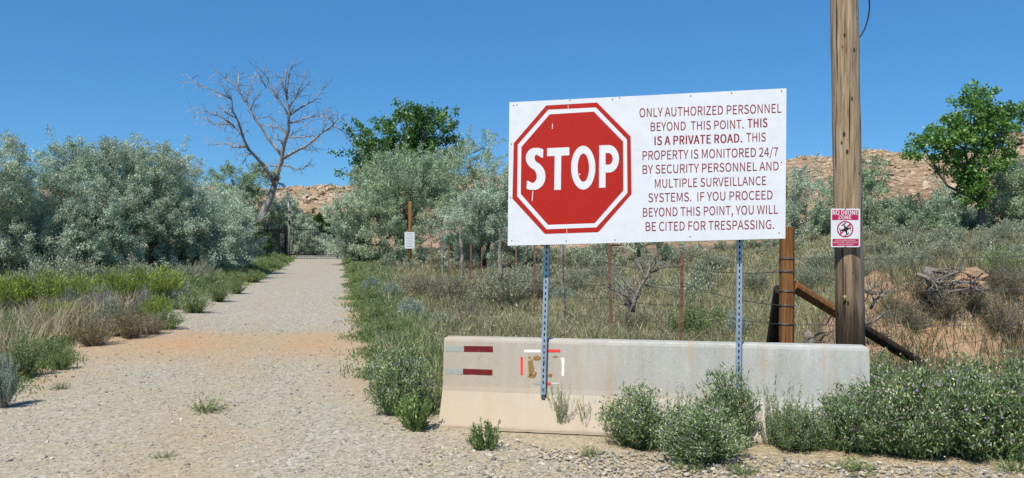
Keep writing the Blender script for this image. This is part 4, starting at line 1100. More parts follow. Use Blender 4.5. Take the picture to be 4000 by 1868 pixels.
def blob(cx, cy, rx, ry, n=18, j=0.22):
    return crop3([(cx + math.cos(a) * rx * (1 + rs.uniform(-j, j)), cy + math.sin(a) * ry * (1 + rs.uniform(-j, j))) for a in np.linspace(0, 2 * math.pi, n, endpoint=False)])
for b in [(1095, 430, 33, 105), (1168, 322, 42, 28), (1080, 315, 14, 14), (1110, 522, 48, 22), (1150, 495, 14, 18), (1318, 520, 24, 22), (1375, 305, 34, 10)]:
    T('glue_residue', blob(*b), 'glue', off=0.0018)
T('drain_hole', blob(865, 728, 14, 13, 14, 0.05), 'black')
for q in range(26):
    T('pit', blob(*[(rs.uniform(120, 1000), rs.uniform(255, 640), 4, 3), (rs.uniform(1500, 4800), rs.uniform(200, 500), 4, 3)][q % 2], 7, 0.2), 'black', off=0.0012) if q < 12 else None

# ------------------------------------------------------------------ writing
# capital glyphs: advance width, outline points (thousandths), faces
GLYPHS = {',':[195,[53,-133,95,-108,127,-75,148,-34,155,13,151,45,140,68,123,83,101,88,82,85,67,76,56,62,53,43,56,25,67,11,81,2,99,-1,107,-1,102,-31,88,-57,66,-78,37,-95],[[9,7,8],[10,7,9],[10,6,7],[11,6,10],[11,5,6],[12,5,11],[12,4,5],[13,4,12],[14,4,13],[14,17,4],[17,3,4],[15,17,14],[16,17,15],[18,3,17],[19,3,18],[19,2,3],[20,2,19],[20,1,2],[21,1,20],[0,1,21]]],'.':[195,[97,-9,115,-6,130,4,140,20,144,39,140,59,130,75,115,85,97,88,79,85,65,75,55,59,51,39,55,20,65,4,79,-6],[[9,7,8],[10,7,9],[10,6,7],[11,6,10],[11,5,6],[12,5,11],[12,4,5],[13,4,12],[13,3,4],[14,3,13],[14,2,3],[15,2,14],[15,1,2],[0,1,15]]],'/':[275,[8,-125,55,-125,264,556,218,556],[[0,2,3],[0,1,2]]],'2':[389,[31,0,354,0,354,55,211,55,191,55,170,54,148,52,127,50,210,134,273,215,315,294,329,372,319,434,289,481,241,512,179,522,134,517,95,502,60,478,28,447,65,411,88,435,113,454,141,466,172,471,213,463,243,442,260,410,266,369,252,300,209,223,136,137,31,38],[[16,14,15],[17,14,16],[17,13,14],[18,13,17],[18,24,13],[24,25,13],[25,12,13],[19,23,18],[23,24,18],[19,22,23],[26,12,25],[19,21,22],[20,21,19],[27,12,26],[27,11,12],[28,11,27],[28,10,11],[29,10,28],[30,10,29],[30,9,10],[31,9,30],[31,8,9],[32,8,31],[32,7,8],[4,2,3],[4,1,2],[5,1,4],[6,1,5],[7,1,6],[32,1,7],[0,1,32]]],'4':[389,[238,0,298,0,298,141,367,141,367,193,298,193,298,513,228,513,14,183,14,141,238,141,238,193,81,193,197,368,208,387,219,406,229,425,239,443,242,443,240,421,239,396,238,372,238,350],[[8,6,7],[8,17,6],[17,18,6],[18,5,6],[8,16,17],[19,5,18],[8,15,16],[20,5,19],[8,14,15],[21,5,20],[8,13,14],[22,5,21],[8,12,13],[11,5,22],[8,11,12],[8,5,11],[8,4,5],[8,3,4],[9,3,8],[10,3,9],[0,2,10],[2,3,10],[0,1,2]]],'7':[389,[139,0,205,0,215,137,238,255,283,364,356,475,356,513,34,513,34,459,284,459,220,355,177,250,151,134],[[8,6,7],[8,5,6],[8,9,5],[9,4,5],[10,4,9],[10,3,4],[11,3,10],[11,2,3],[12,2,11],[12,1,2],[0,1,12]]],'A':[426,[3,0,68,0,118,157,305,157,354,0,423,0,249,513,176,513,134,208,159,287,172,330,185,373,198,416,210,461,213,461,225,417,238,373,251,330,265,287,289,208],[[0,13,7],[13,6,7],[13,14,6],[14,5,6],[0,12,13],[15,5,14],[16,5,15],[0,11,12],[17,5,16],[0,10,11],[18,5,17],[0,9,10],[0,8,9],[19,5,18],[0,2,8],[2,19,8],[2,3,19],[3,5,19],[0,1,2],[4,5,3]]],'B':[460,[71,0,234,0,313,9,374,37,414,84,429,151,421,198,399,234,366,259,324,273,324,277,356,293,380,319,394,351,399,388,386,446,350,485,294,506,223,513,71,513,135,296,135,462,214,462,267,458,305,443,328,418,335,380,328,344,307,318,268,301,211,296,135,52,135,245,225,245,285,240,329,223,356,194,365,153,355,108,328,76,284,58,225,52],[[0,21,19],[21,18,19],[21,17,18],[21,16,17],[21,22,16],[22,23,16],[23,15,16],[0,20,21],[24,15,23],[24,14,15],[25,14,24],[26,14,25],[26,13,14],[27,13,26],[27,12,13],[28,12,27],[28,11,12],[29,11,28],[30,11,29],[0,32,20],[32,30,20],[32,11,30],[32,10,11],[32,9,10],[32,8,9],[32,33,8],[33,7,8],[0,31,32],[34,7,33],[35,7,34],[35,6,7],[36,6,35],[36,5,6],[37,5,36],[38,5,37],[38,4,5],[39,4,38],[39,3,4],[40,3,39],[41,3,40],[0,41,31],[0,3,41],[0,2,3],[0,1,2]]],'C':[447,[264,-9,311,-4,353,10,389,33,422,64,386,106,360,81,332,63,301,52,267,48,200,62,150,104,118,171,107,258,119,345,152,410,203,451,269,466,300,462,328,452,352,437,374,417,409,459,383,483,351,503,312,517,268,522,178,504,106,452,58,368,41,256,57,145,104,61,175,9],[[27,25,26],[27,24,25],[28,24,27],[28,23,24],[28,17,23],[17,22,23],[28,16,17],[18,22,17],[19,22,18],[19,20,22],[20,21,22],[29,16,28],[29,15,16],[29,14,15],[30,14,29],[30,13,14],[30,12,13],[31,12,30],[31,11,12],[32,11,31],[6,4,5],[32,10,11],[7,4,6],[7,3,4],[8,3,7],[32,9,10],[33,9,32],[9,3,8],[33,3,9],[33,2,3],[33,1,2],[0,1,33]]],'D':[482,[71,0,202,0,304,18,379,68,425,149,440,258,425,367,379,447,303,497,199,513,71,513,135,53,135,461,193,461,273,447,329,408,363,345,374,258,363,172,329,107,273,67,193,53],[[0,12,10],[12,9,10],[12,8,9],[12,13,8],[13,7,8],[0,11,12],[14,7,13],[15,7,14],[15,6,7],[16,6,15],[16,5,6],[17,5,16],[18,5,17],[18,4,5],[19,4,18],[19,3,4],[20,3,19],[20,2,3],[21,2,20],[0,21,11],[0,2,21],[0,1,2]]],'E':[412,[71,0,374,0,374,55,135,55,135,242,330,242,330,298,135,298,135,459,366,459,366,513,71,513],[[0,8,11],[8,10,11],[8,9,10],[0,7,8],[0,4,7],[4,6,7],[4,5,6],[0,3,4],[0,2,3],[0,1,2]]],'F':[387,[71,0,135,0,135,230,331,230,331,285,135,285,135,459,366,459,366,513,71,513],[[0,6,9],[6,8,9],[6,7,8],[0,5,6],[0,2,5],[2,4,5],[2,3,4],[0,1,2]]],'G':[482,[272,-9,321,-5,365,8,402,27,431,50,431,266,262,266,262,212,371,212,371,78,353,65,331,56,306,50,279,48,206,62,152,104,118,171,107,258,119,345,154,410,208,451,278,466,313,462,343,452,368,436,389,417,424,459,398,482,366,502,325,517,276,522,182,504,107,452,58,368,41,256,58,145,106,61,179,9],[[31,29,30],[31,28,29],[32,28,31],[32,27,28],[32,21,27],[21,26,27],[32,20,21],[22,26,21],[23,26,22],[23,24,26],[24,25,26],[33,20,32],[33,19,20],[33,18,19],[34,18,33],[34,17,18],[7,5,6],[7,8,5],[8,4,5],[34,16,17],[35,16,34],[9,4,8],[35,15,16],[36,15,35],[36,14,15],[10,4,9],[11,4,10],[36,13,14],[37,13,36],[12,4,11],[12,3,4],[13,3,12],[37,3,13],[37,2,3],[0,2,37],[0,1,2]]],'H':[510,[71,0,135,0,135,242,375,242,375,0,440,0,440,513,375,513,375,298,135,298,135,513,71,513],[[0,10,11],[0,9,10],[8,6,7],[8,5,6],[0,2,9],[2,8,9],[2,3,8],[3,5,8],[0,1,2],[4,5,3]]],'I':[205,[71,0,135,0,135,513,71,513],[[0,2,3],[0,1,2]]],'L':[380,[71,0,360,0,360,55,135,55,135,513,71,513],[[0,4,5],[0,3,4],[0,2,3],[0,1,2]]],'M':[569,[71,0,129,0,129,284,128,320,126,360,124,399,120,436,123,436,165,319,262,52,305,52,402,319,443,436,446,436,443,399,441,360,438,320,438,284,438,0,498,0,498,513,420,513,322,239,313,212,305,185,296,159,286,132,284,132,274,159,265,185,256,212,246,239,148,513,71,513],[[0,6,33],[6,32,33],[6,7,32],[7,31,32],[22,12,21],[12,20,21],[12,13,20],[13,19,20],[0,5,6],[8,31,7],[22,11,12],[14,19,13],[0,4,5],[15,19,14],[0,3,4],[16,19,15],[0,2,3],[17,19,16],[9,31,8],[22,10,11],[0,1,2],[18,19,17],[9,30,31],[23,10,22],[24,10,23],[9,29,30],[9,28,29],[25,10,24],[9,27,28],[26,10,25],[9,26,27],[9,10,26]]],'N':[506,[71,0,132,0,132,270,131,310,129,351,126,391,124,430,127,430,182,324,369,0,436,0,436,513,374,513,374,246,375,206,377,164,380,124,383,84,380,84,324,190,137,513,71,513],[[0,6,21],[6,20,21],[6,7,20],[7,19,20],[13,11,12],[13,10,11],[0,5,6],[8,19,7],[0,4,5],[0,3,4],[9,19,8],[0,2,3],[0,1,2],[14,10,13],[15,10,14],[9,18,19],[16,10,15],[17,10,16],[9,17,18],[9,10,17]]],'O':[520,[260,-9,348,10,418,63,463,147,479,258,463,369,418,452,348,504,260,522,171,504,102,452,57,369,41,258,57,147,102,63,171,10,260,48,197,63,149,105,118,171,107,258,118,345,149,410,197,451,260,466,323,451,371,410,402,345,412,258,402,171,371,105,323,63],[[9,7,8],[10,7,9],[10,24,7],[24,6,7],[10,23,24],[25,6,24],[11,23,10],[25,5,6],[26,5,25],[11,22,23],[27,5,26],[11,21,22],[12,21,11],[27,4,5],[12,20,21],[28,4,27],[13,20,12],[13,19,20],[29,4,28],[29,3,4],[30,3,29],[13,18,19],[14,18,13],[30,2,3],[31,2,30],[14,17,18],[31,1,2],[15,17,14],[16,1,31],[15,16,17],[15,1,16],[15,0,1]]],'P':[443,[71,0,135,0,135,204,220,204,297,214,357,243,395,292,409,363,395,434,356,480,296,506,217,513,71,513,135,257,135,461,209,461,268,456,310,440,336,410,345,363,336,315,312,282,270,263,211,257],[[0,14,12],[14,11,12],[14,10,11],[14,9,10],[14,15,9],[15,16,9],[16,8,9],[0,13,14],[17,8,16],[18,8,17],[18,7,8],[19,7,18],[20,7,19],[20,6,7],[21,6,20],[21,5,6],[22,5,21],[23,5,22],[0,2,13],[2,23,13],[2,5,23],[2,4,5],[2,3,4],[0,1,2]]],'R':[445,[135,270,135,461,221,461,275,456,314,440,338,412,346,370,338,326,314,294,275,276,221,270,352,0,425,0,295,225,342,243,379,273,402,315,410,370,397,437,360,481,303,506,231,513,71,513,71,0,135,0,135,218,228,218],[[23,1,22],[1,21,22],[1,20,21],[1,19,20],[1,2,19],[2,3,19],[3,18,19],[23,0,1],[4,18,3],[5,18,4],[5,17,18],[6,17,5],[7,17,6],[7,16,17],[8,16,7],[8,15,16],[9,15,8],[10,15,9],[10,14,15],[23,25,0],[25,10,0],[25,14,10],[25,13,14],[25,26,13],[26,12,13],[23,24,25],[11,12,26]]],'S':[417,[213,-9,285,2,340,33,375,80,387,137,379,187,357,224,323,252,282,274,209,305,178,319,151,336,131,359,123,391,130,422,149,446,180,460,219,466,253,462,284,453,311,438,336,418,370,459,340,485,304,505,263,518,219,522,155,512,103,484,70,441,57,387,67,337,92,300,125,274,162,255,235,223,269,207,297,189,315,165,321,131,314,97,293,71,259,54,214,48,174,52,137,65,102,85,72,111,34,67,70,35,112,11,160,-4],[[27,25,26],[27,24,25],[28,24,27],[28,23,24],[28,22,23],[29,16,28],[16,17,28],[17,22,28],[18,22,17],[19,22,18],[29,15,16],[19,20,22],[20,21,22],[29,14,15],[30,14,29],[30,13,14],[30,12,13],[31,12,30],[31,11,12],[32,11,31],[32,10,11],[32,9,10],[32,8,9],[33,8,32],[33,7,8],[34,7,33],[35,7,34],[35,6,7],[35,5,6],[36,5,35],[37,5,36],[38,5,37],[38,4,5],[39,4,38],[39,3,4],[40,3,39],[48,46,47],[41,3,40],[48,45,46],[41,2,3],[42,2,41],[49,45,48],[49,44,45],[43,2,42],[49,43,44],[49,2,43],[50,2,49],[50,1,2],[51,1,50],[51,0,1]]],'T':[419,[177,0,242,0,242,459,398,459,398,513,22,513,22,459,177,459],[[6,4,5],[6,3,4],[7,3,6],[0,2,7],[2,3,7],[0,1,2]]],'U':[505,[253,-9,326,2,384,39,423,108,437,211,437,513,375,513,375,210,365,133,339,83,300,56,253,48,206,56,168,83,142,133,133,210,133,513,69,513,69,211,83,108,121,39,180,2],[[18,16,17],[18,15,16],[7,5,6],[7,4,5],[19,15,18],[7,3,4],[19,14,15],[8,3,7],[19,13,14],[9,3,8],[9,2,3],[20,13,19],[20,12,13],[10,2,9],[20,11,12],[11,2,10],[20,2,11],[20,1,2],[21,1,20],[21,0,1]]],'V':[403,[165,0,239,0,403,513,337,513,254,235,242,192,230,151,218,109,204,66,202,66,188,109,176,151,164,192,152,235,69,513,1,513],[[0,14,15],[0,13,14],[4,2,3],[4,1,2],[0,12,13],[5,1,4],[6,1,5],[0,11,12],[0,10,11],[7,1,6],[0,9,10],[8,1,7],[0,8,9],[0,1,8]]],'W':[615,[127,0,204,0,280,310,287,339,293,369,300,397,306,426,309,426,315,397,321,369,327,339,334,310,412,0,490,0,596,513,534,513,479,234,472,192,465,151,458,109,451,67,447,67,438,109,429,151,420,193,410,234,339,513,279,513,209,234,199,192,190,151,181,109,172,67,169,67,162,109,154,151,146,192,139,234,85,513,18,513],[[0,38,39],[0,37,38],[28,26,27],[28,6,26],[6,7,26],[7,25,26],[16,14,15],[16,13,14],[28,5,6],[8,25,7],[28,4,5],[9,25,8],[28,3,4],[10,25,9],[28,2,3],[11,25,10],[28,1,2],[12,25,11],[0,36,37],[29,1,28],[12,24,25],[17,13,16],[12,23,24],[0,35,36],[30,1,29],[18,13,17],[12,22,23],[0,34,35],[31,1,30],[19,13,18],[12,21,22],[32,1,31],[20,13,19],[0,33,34],[0,32,33],[0,1,32],[12,20,21],[12,13,20]]],'Y':[372,[153,0,218,0,218,199,373,513,305,513,239,368,227,340,214,312,201,284,188,256,185,256,172,284,159,312,147,340,134,368,68,513,-1,513,153,199],[[17,15,16],[17,14,15],[5,3,4],[5,2,3],[17,13,14],[6,2,5],[17,12,13],[7,2,6],[17,11,12],[8,2,7],[17,10,11],[9,2,8],[17,9,10],[17,2,9],[0,2,17],[0,1,2]]],'Z':[422,[35,0,389,0,389,55,115,55,386,475,386,513,60,513,60,459,306,459,35,39],[[7,5,6],[7,4,5],[7,8,4],[8,3,4],[9,3,8],[9,2,3],[9,1,2],[0,1,9]]]}
def text_arrays(s, offset=0.0):
    V = []; Fc = []; x = 0.0; n = 0
    for ch in s:
        if ch == ' ': x += 157; continue
        adv, co, fs = GLYPHS[ch]
        co = np.array(co, float).reshape(-1, 2)
        for dx in ((0.0,) if offset <= 0 else (-offset * 1000, 0.0, offset * 1000)):
            V.append(np.stack([co[:, 0] + x + dx, co[:, 1], np.full(len(co), 0.0 + (dx != 0) * dx * 0.0001)], -1)); Fc += [[k + n for k in q] for q in fs]; n += len(co)
        x += adv + 2 * max(offset, 0) * 1000
    v = np.concatenate(V) / 1000.0
    v[:, 2] *= 1000.0
    return v, Fc
CAP0, CAP1 = 0.0, 0.5133

def lettering(mb, s, quad, lift, n, offset=0.0, cap=None):
    """writes s into the world-space quad (bottom-left, bottom-right, top-right, top-left)"""
    v, f = text_arrays(s, offset)
    c0, c1 = cap or (CAP0, CAP1)
    a = (v[:, 0] - v[:, 0].min()) / (v[:, 0].max() - v[:, 0].min()); b = (v[:, 1] - c0) / (c1 - c0)
    bl, br, tr, tl = [np.array(q) for q in quad]
    p = (1 - a)[:, None] * (1 - b)[:, None] * bl + a[:, None] * (1 - b)[:, None] * br + a[:, None] * b[:, None] * tr + (1 - a)[:, None] * b[:, None] * tl
    mb.add(p + np.array(n) * (lift + 0.02 * v[:, 2:3]), f)

# ------------------------------------------------------------------ the big sign on its two punched posts
TL, TR, BLc = P(1990, 400, 6.97), P(3072, 345, 6.64), P(1983, 960, 6.88)
sn = (TR - TL).cross(BLc - TL).normalized()
if sn.y > 0: sn = -sn
sp = TL
def S(x, y): return ray_plane(x, y, sp, sn)
def C4(x, y): return (1950 + x * 0.5319, 330 + y * 0.5319)
sign = thing('warning_sign', 'big white warning sign with red stop octagon on two steel posts', 'sign', tuple(P(2520, 1560, 6.75)))
def local_mb(mb, parent):
    o = np.array(parent.location)
    mb.V = [v - o for v in mb.V]; return mb

def make_panel():
    m, t, out = newmat('white_sign_panel')
    v = coords(t); n1 = noise(t, v, 1.5, 4, 0.5); n2 = noise(t, v, 9, 5, 0.6)
    c = ramp(t, n2, [(0.3, (0.60, 0.622, 0.638)), (0.6, (0.645, 0.665, 0.68))])
    princ(t, out, c, 0.35, 0, bump(t, n1, 0.25, 0.05), 0.4); return m
M['panel'] = make_panel()
M['sign_red'] = flat('sign_red', (0.38, 0.016, 0.010), 0.55, 0, 0.05, 25, 0.15)
M['sign_white'] = flat('sign_white', (0.64, 0.66, 0.675), 0.45, 0, 0.03, 9)
M['letter_red'] = flat('letter_maroon', (0.22, 0.012, 0.026), 0.6, 0, 0.05, 9, 0.12)
corners = [S(1983, 960), S(3068, 932), S(3072, 345), S(1990, 400)]
# panel: slightly bowed plywood sheet
nu, nv = 24, 12; V = []
def bow(a, b): return 0.006 * math.sin(a * 9.0) * (b - 0.3) + 0.004 * math.sin(a * 4 + b * 5)
for side in (0, 1):
    for j in range(nv + 1):
        for i in range(nu + 1):
            a, b = i / nu, j / nv
            q = corners[0] * ((1 - a) * (1 - b)) + corners[1] * (a * (1 - b)) + corners[2] * (a * b) + corners[3] * ((1 - a) * b)
            V.append(tuple(q - sn * (0.014 * side)))
k = (nu + 1) * (nv + 1); idx = np.arange(k).reshape(nv + 1, nu + 1)
fr = np.stack([idx[:-1, :-1], idx[:-1, 1:], idx[1:, 1:], idx[1:, :-1]], -1).reshape(-1, 4)
ring = list(idx[0, :]) + list(idx[1:, -1]) + list(idx[-1, ::-1][1:]) + list(idx[::-1, 0][1:-1])
mb = MB(); mb.add(V, np.concatenate([fr, fr[:, ::-1] + k])); 
for i in range(len(ring)): mb.N.append([ring[i], k + ring[i], k + ring[(i + 1) % len(ring)], ring[(i + 1) % len(ring)]])
local_mb(mb, sign).build('panel', M['panel'], sign)

def poly_sheet(mb, pts, lift):
    V = [tuple(p + sn * lift) for p in pts]; mb.add(V, [list(range(len(V)))])
def ring_sheet(mb, A, B, lift):
    n = len(A); V = [tuple(p + sn * lift) for p in A] + [tuple(p + sn * lift) for p in B]
    mb.add(V, np.array([(i, (i + 1) % n, n + (i + 1) % n, n + i) for i in range(n)]))
oc0 = [(335, 1098), (728, 1085), (972, 805), (965, 383), (718, 133), (345, 155), (107, 432), (97, 838)]
oc1 = [(348, 1064), (714, 1050), (942, 797), (938, 405), (710, 170), (360, 187), (137, 443), (132, 822)]
oc2 = [(358, 1032), (702, 1020), (912, 780), (910, 420), (695, 200), (370, 220), (163, 460), (158, 805)]
O0, O1, O2 = [[S(*C4(*p)) for p in o] for o in (oc0, oc1, oc2)]
mb = MB(); ring_sheet(mb, O0, O1, 0.0015); poly_sheet(mb, O2, 0.0015); local_mb(mb, sign).build('octagon', M['sign_red'], sign)
mb = MB(); ring_sheet(mb, O1, O2, 0.0015)
sx = lambda x: S(*C4(x, 600))
local_mb(mb, sign).build('octagon_border', M['sign_white'], sign)
# STOP, drawn as heavy condensed capitals
def arc(cx, cy, rx, ry, a0, a1, n=14): return [(cx + rx * math.cos(R(a)), cy - ry * math.sin(R(a))) for a in np.linspace(a0, a1, n)]
mb = MB()
def strip(A, B):
    n = len(A); V = [tuple(S(*C4(*p)) + sn * 0.003) for p in A + B]
    mb.add(V, np.array([(i, i + 1, n + i + 1, n + i) for i in range(n - 1)]))
# S (spine as a thick curve: centre line with half widths)
Sc = [(323, 512, 0), (300, 498), (272, 492), (246, 500), (229, 528), (231, 560), (250, 588), (282, 612), (303, 645), (307, 690), (292, 726), (262, 748), (230, 748), (203, 735)]
Sc = [p[:2] for p in Sc]
def smooth_curve(p, n=5):
    out = []
    for i in range(len(p) - 1):
        p0, p1, p2, p3 = p[max(i - 1, 0)], p[i], p[i + 1], p[min(i + 2, len(p) - 1)]
        for q in np.linspace(0, 1, n, endpoint=False):
            out.append(tuple(0.5 * (2 * p1[k] + (p2[k] - p0[k]) * q + (2 * p0[k] - 5 * p1[k] + 4 * p2[k] - p3[k]) * q * q + (3 * p1[k] - p0[k] - 3 * p2[k] + p3[k]) * q ** 3) for k in (0, 1)))
    return out + [p[-1]]
sc_ = smooth_curve(Sc); A = []; B = []
for i, p in enumerate(sc_):
    q0, q1 = sc_[max(i - 1, 0)], sc_[min(i + 1, len(sc_) - 1)]
    d = (q1[0] - q0[0], q1[1] - q0[1]); l = math.hypot(*d) or 1; nx_, ny_ = -d[1] / l, d[0] / l
    hw = 25 + 8 * abs(ny_) * 0 + 7 * abs(nx_)
    if i in (0,): nx_, ny_ = 0.05, -1.0
    if i == len(sc_) - 1: nx_, ny_ = 0.05, -1.0
    cl_ = lambda q: min(max(q, 200), 324)
    A.append((cl_(p[0] + nx_ * hw) if i < 8 or i > len(sc_) - 9 else p[0] + nx_ * hw, p[1] + ny_ * hw)); B.append((cl_(p[0] - nx_ * hw) if i < 8 or i > len(sc_) - 9 else p[0] - nx_ * hw, p[1] - ny_ * hw))
strip(A, B)
mb.add([tuple(S(*C4(*p)) + sn * 0.003) for p in [(352, 469), (515, 462), (515, 521), (456, 524), (453, 774), (404, 776), (408, 526), (352, 528)]], [list(range(8))])
oo = arc(617, 612, 89, 161, 0, 360, 49); oi = arc(618, 612, 42, 104, 0, 360, 49); strip(oo, oi)
mb.add([tuple(S(*C4(*p)) + sn * 0.003) for p in [(735, 449), (781, 447), (781, 758), (733, 760)]], [[0, 1, 2, 3]])
Pou = [(781, 447), (805, 446)] + arc(805, 547, 75, 101, 90, -90, 20) + [(781, 648)]
Pin = [(781, 505), (802, 504)] + arc(802, 547, 32, 43, 90, -90, 20) + [(781, 590)]
strip(Pou, Pin)
local_mb(mb, sign).build('stop_lettering', M['sign_white'], sign)
# the notice
mb = MB()
def line(s, xl, yl, xr, yr, top, off=0.0):
    h = yl - top
    quad = [S(*C4(xl, yl)), S(*C4(xr, yr)), S(*C4(xr, yr - h)), S(*C4(xl, yl - h))]
    mb = MB(); lettering(mb, s, quad, 0.0025, sn, off); local_mb(mb, sign).build('text_line', M['letter_red'], sign)
TH = 0.0
for a in [('ONLY AUTHORIZED PERSONNEL', 1030, 241, 2072, 207, 176), ('BEYOND  THIS POINT.', 1112, 343, 1795, 322, 281), ('THIS', 1815, 422, 1957, 418, 358),
          ('PROPERTY IS MONITORED 24/7', 1053, 555, 2048, 527, 490), ('BY SECURITY PERSONNEL AND', 1053, 657, 2052, 630, 594), ('MULTIPLE SURVEILLANCE', 1143, 760, 1960, 738, 697),
          ('SYSTEMS.  IF YOU PROCEED', 1095, 865, 2007, 843, 801), ('BEYOND THIS POINT, YOU WILL', 1055, 972, 2047, 949, 908), ('BE CITED FOR TRESPASSING.', 1075, 1077, 2018, 1060, 1012)]:
    line(*a, off=TH)
for a in [('THIS', 1823, 318, 1970, 313, 254), ('IS A PRIVATE ROAD.', 1140, 446, 1785, 425, 383)]:
    line(*a, off=0.018)
M['steel'] = flat('galvanised_steel', (0.36, 0.43, 0.49), 0.42, 0.65, 0.2, 18, 0.5)
M['bolt'] = flat('bolt_steel', (0.10, 0.10, 0.10), 0.5, 0.5, 0.2, 40)
for (x, y) in [(105, 155), (130, 152), (520, 116), (832, 110), (884, 98), (1405, 84), (1707, 63), (2073, 48), (90, 438), (84, 830), (92, 1148), (492, 1150), (850, 1142), (1402, 1118), (2055, 1090), (2072, 572)]:
    c = S(*C4(x, y)); mb = MB()
    tube(mb, [c + sn * 0.0005, c + sn * 0.004], [0.0055, 0.0045], 8); local_mb(mb, sign).build('screw', M['bolt'], sign)
# seams and scuffs on the octagon
mb = MB()
for (x0, y0, x1, y1, w_) in [(507, 152, 507, 180, 2.5), (497, 1062, 497, 1096, 2.5), (392, 290, 390, 326, 4), (247, 785, 242, 855, 5), (590, 655, 591, 666, 6)]:
    mb.add([tuple(S(*C4(*p)) + sn * 0.0034) for p in [(x0 - w_ / 2, y0), (x0 + w_ / 2, y0), (x1 + w_ / 2, y1), (x1 - w_ / 2, y1)]], [[0, 1, 2, 3]])
local_mb(mb, sign).build('scuff_marks', M['tape_white'], sign)

def punched_post(xt, xb, ztop, zbot, z_bolts):
    # follows the sloping upper face of the barrier and carries the sign above it
    face = lambda px, z: ray_plane(px, 1400, fp + fn * 0.0245, fn)
    c = ray_plane(xb, 1400, fp + fn * 0.0245, fn)
    up = Vector((u_up.x, u_up.y, u_up.z)) + bd * ((xt - xb) / F * 6.8 / 1.2)
    up.normalize()
    a, b = c + up * ((ztop - c.z) / up.z), c + up * ((zbot - c.z) / up.z)
    yaw = R(-12)
    ex = Vector((math.cos(yaw), math.sin(yaw), 0)); ey = Vector((-math.sin(yaw), math.cos(yaw), 0))
    ax = (a - b).normalized()
    mb = MB(); hw = 0.0225
    # hollow square tube: walls butted
    mid = (a + b) / 2; ln = (a - b).length / 2
    box(mb, mid - ey * (hw - 0.0015), (hw, 0.0015, ln), (ex, ey, ax)); box(mb, mid + ey * (hw - 0.0015), (hw, 0.0015, ln), (ex, ey, ax))
    box(mb, mid - ex * (hw - 0.0015), (0.0015, hw - 0.003, ln), (ex, ey, ax)); box(mb, mid + ex * (hw - 0.0015), (0.0015, hw - 0.003, ln), (ex, ey, ax))
    post = local_mb(mb, sign).build('post', M['steel'], sign)
    hb = MB(); n = int(2 * ln / 0.0535)
    for i in range(n):
        c = a - ax * (0.03 + i * 0.0535)
        for s_ in (-1, 1):
            fpos = c - ey * (hw + 0.0006) if s_ < 0 else c + ex * (hw + 0.0006)
            e1 = ex if s_ < 0 else ey; nn = -ey if s_ < 0 else ex
            V = []
            for t in np.linspace(0, 2 * math.pi, 12, endpoint=False):
                V.append(tuple(fpos + e1 * (0.0065 * math.cos(t)) + ax * (0.0065 * math.sin(t) + (0.0085 if math.sin(t) > 0 else -0.0085))))
            hb.add(V, [list(range(12)) if s_ < 0 else list(range(12))[::-1]])
    ho = local_mb(hb, sign).build('punched_holes', M['black'], post)
    for z in z_bolts:
        c = b + ax * ((z - b.z) / ax.z) - ey * hw
        bb = MB(); tube(bb, [c - ey * 0.001, c - ey * 0.012], [0.014, 0.012], 6); tube(bb, [c - ey * 0.012, c - ey * 0.026], [0.007, 0.006], 8)
        local_mb(bb, sign).build('bolt', M['steel'], post)
    return post, b, ex, ey, ax
po, b_, ex_, ey_, ax_ = punched_post(2133, 2126, 1.9, 0.325, (0.63, 0.385))
mb = MB(); box(mb, b_ - ax_ * 0.018, (0.016, 0.016, 0.02), (ex_, ey_, ax_)); local_mb(mb, sign).build('post_stub', M['bolt'], sign)
punched_post(2895, 2885, 1.9, 0.325, (0.63, 0.385))

# ------------------------------------------------------------------ utility pole, cable, no-drone sign
def make_polewood(name='pole_wood', dark=True):
    m, t, out = newmat(name)
    g = noise(t, coords(t, scale=(42, 42, 1.7)), 1.0, 9, 0.72, 0.25)
    g2 = noise(t, coords(t, scale=(9, 9, 0.5)), 1.0, 4, 0.6)
    c = ramp(t, g, [(0.32, (0.06, 0.038, 0.02)), (0.43, (0.25, 0.17, 0.095)), (0.53, (0.39, 0.28, 0.165)), (0.66, (0.52, 0.40, 0.26))])
    tc = t.nodes.new('ShaderNodeTexCoord'); sx = t.nodes.new('ShaderNodeSeparateXYZ'); t.links.new(tc.outputs['Object'], sx.inputs[0])
    # sun-bleached grey one side, warm the other
    side = math_(t, 'ADD', math_(t, 'MULTIPLY', sx.outputs[0], 5.0), math_(t, 'MULTIPLY', math_(t, 'SUBTRACT', g2, 0.5), 2.2))
    c = mix(t, ramp(t, side, [(-0.0, 0.15), (0.25, 0.85)]), c, ramp(t, g, [(0.3, (0.13, 0.11, 0.09)), (0.5, (0.29, 0.25, 0.205)), (0.7, (0.41, 0.36, 0.30))]))
    low = math_(t, 'ADD', sx.outputs[2], math_(t, 'MULTIPLY', g2, 1.1))
    c = mix(t, ramp(t, math_(t, 'MULTIPLY', low, 0.4), [(0.50, 0.92), (0.60, 0.8), (0.68, 0.42), (0.84, 0.34), (0.9, 0.0)]), c, ramp(t, g, [(0.3, (0.007, 0.005, 0.004)), (0.55, (0.026, 0.018, 0.012)), (0.8, (0.10, 0.07, 0.045))]))
    kn = voro(t, coords(t, scale=(9, 9, 4.5)), 1.0, 'F1', 'Distance')
    c = mix(t, ramp(t, kn, [(0.10, 0.9), (0.15, 0.0)]), c, (0.02, 0.014, 0.01))
    ck = noise(t, coords(t, scale=(30, 30, 0.45)), 1.0, 3, 0.55, 0.15)
    c = mix(t, ramp(t, ck, [(0.36, 0.95), (0.40, 0.0)]), c, (0.025, 0.018, 0.012))
    princ(t, out, c, 0.9, 0, bump(t, g, 0.8, 0.02), 0.15); return m
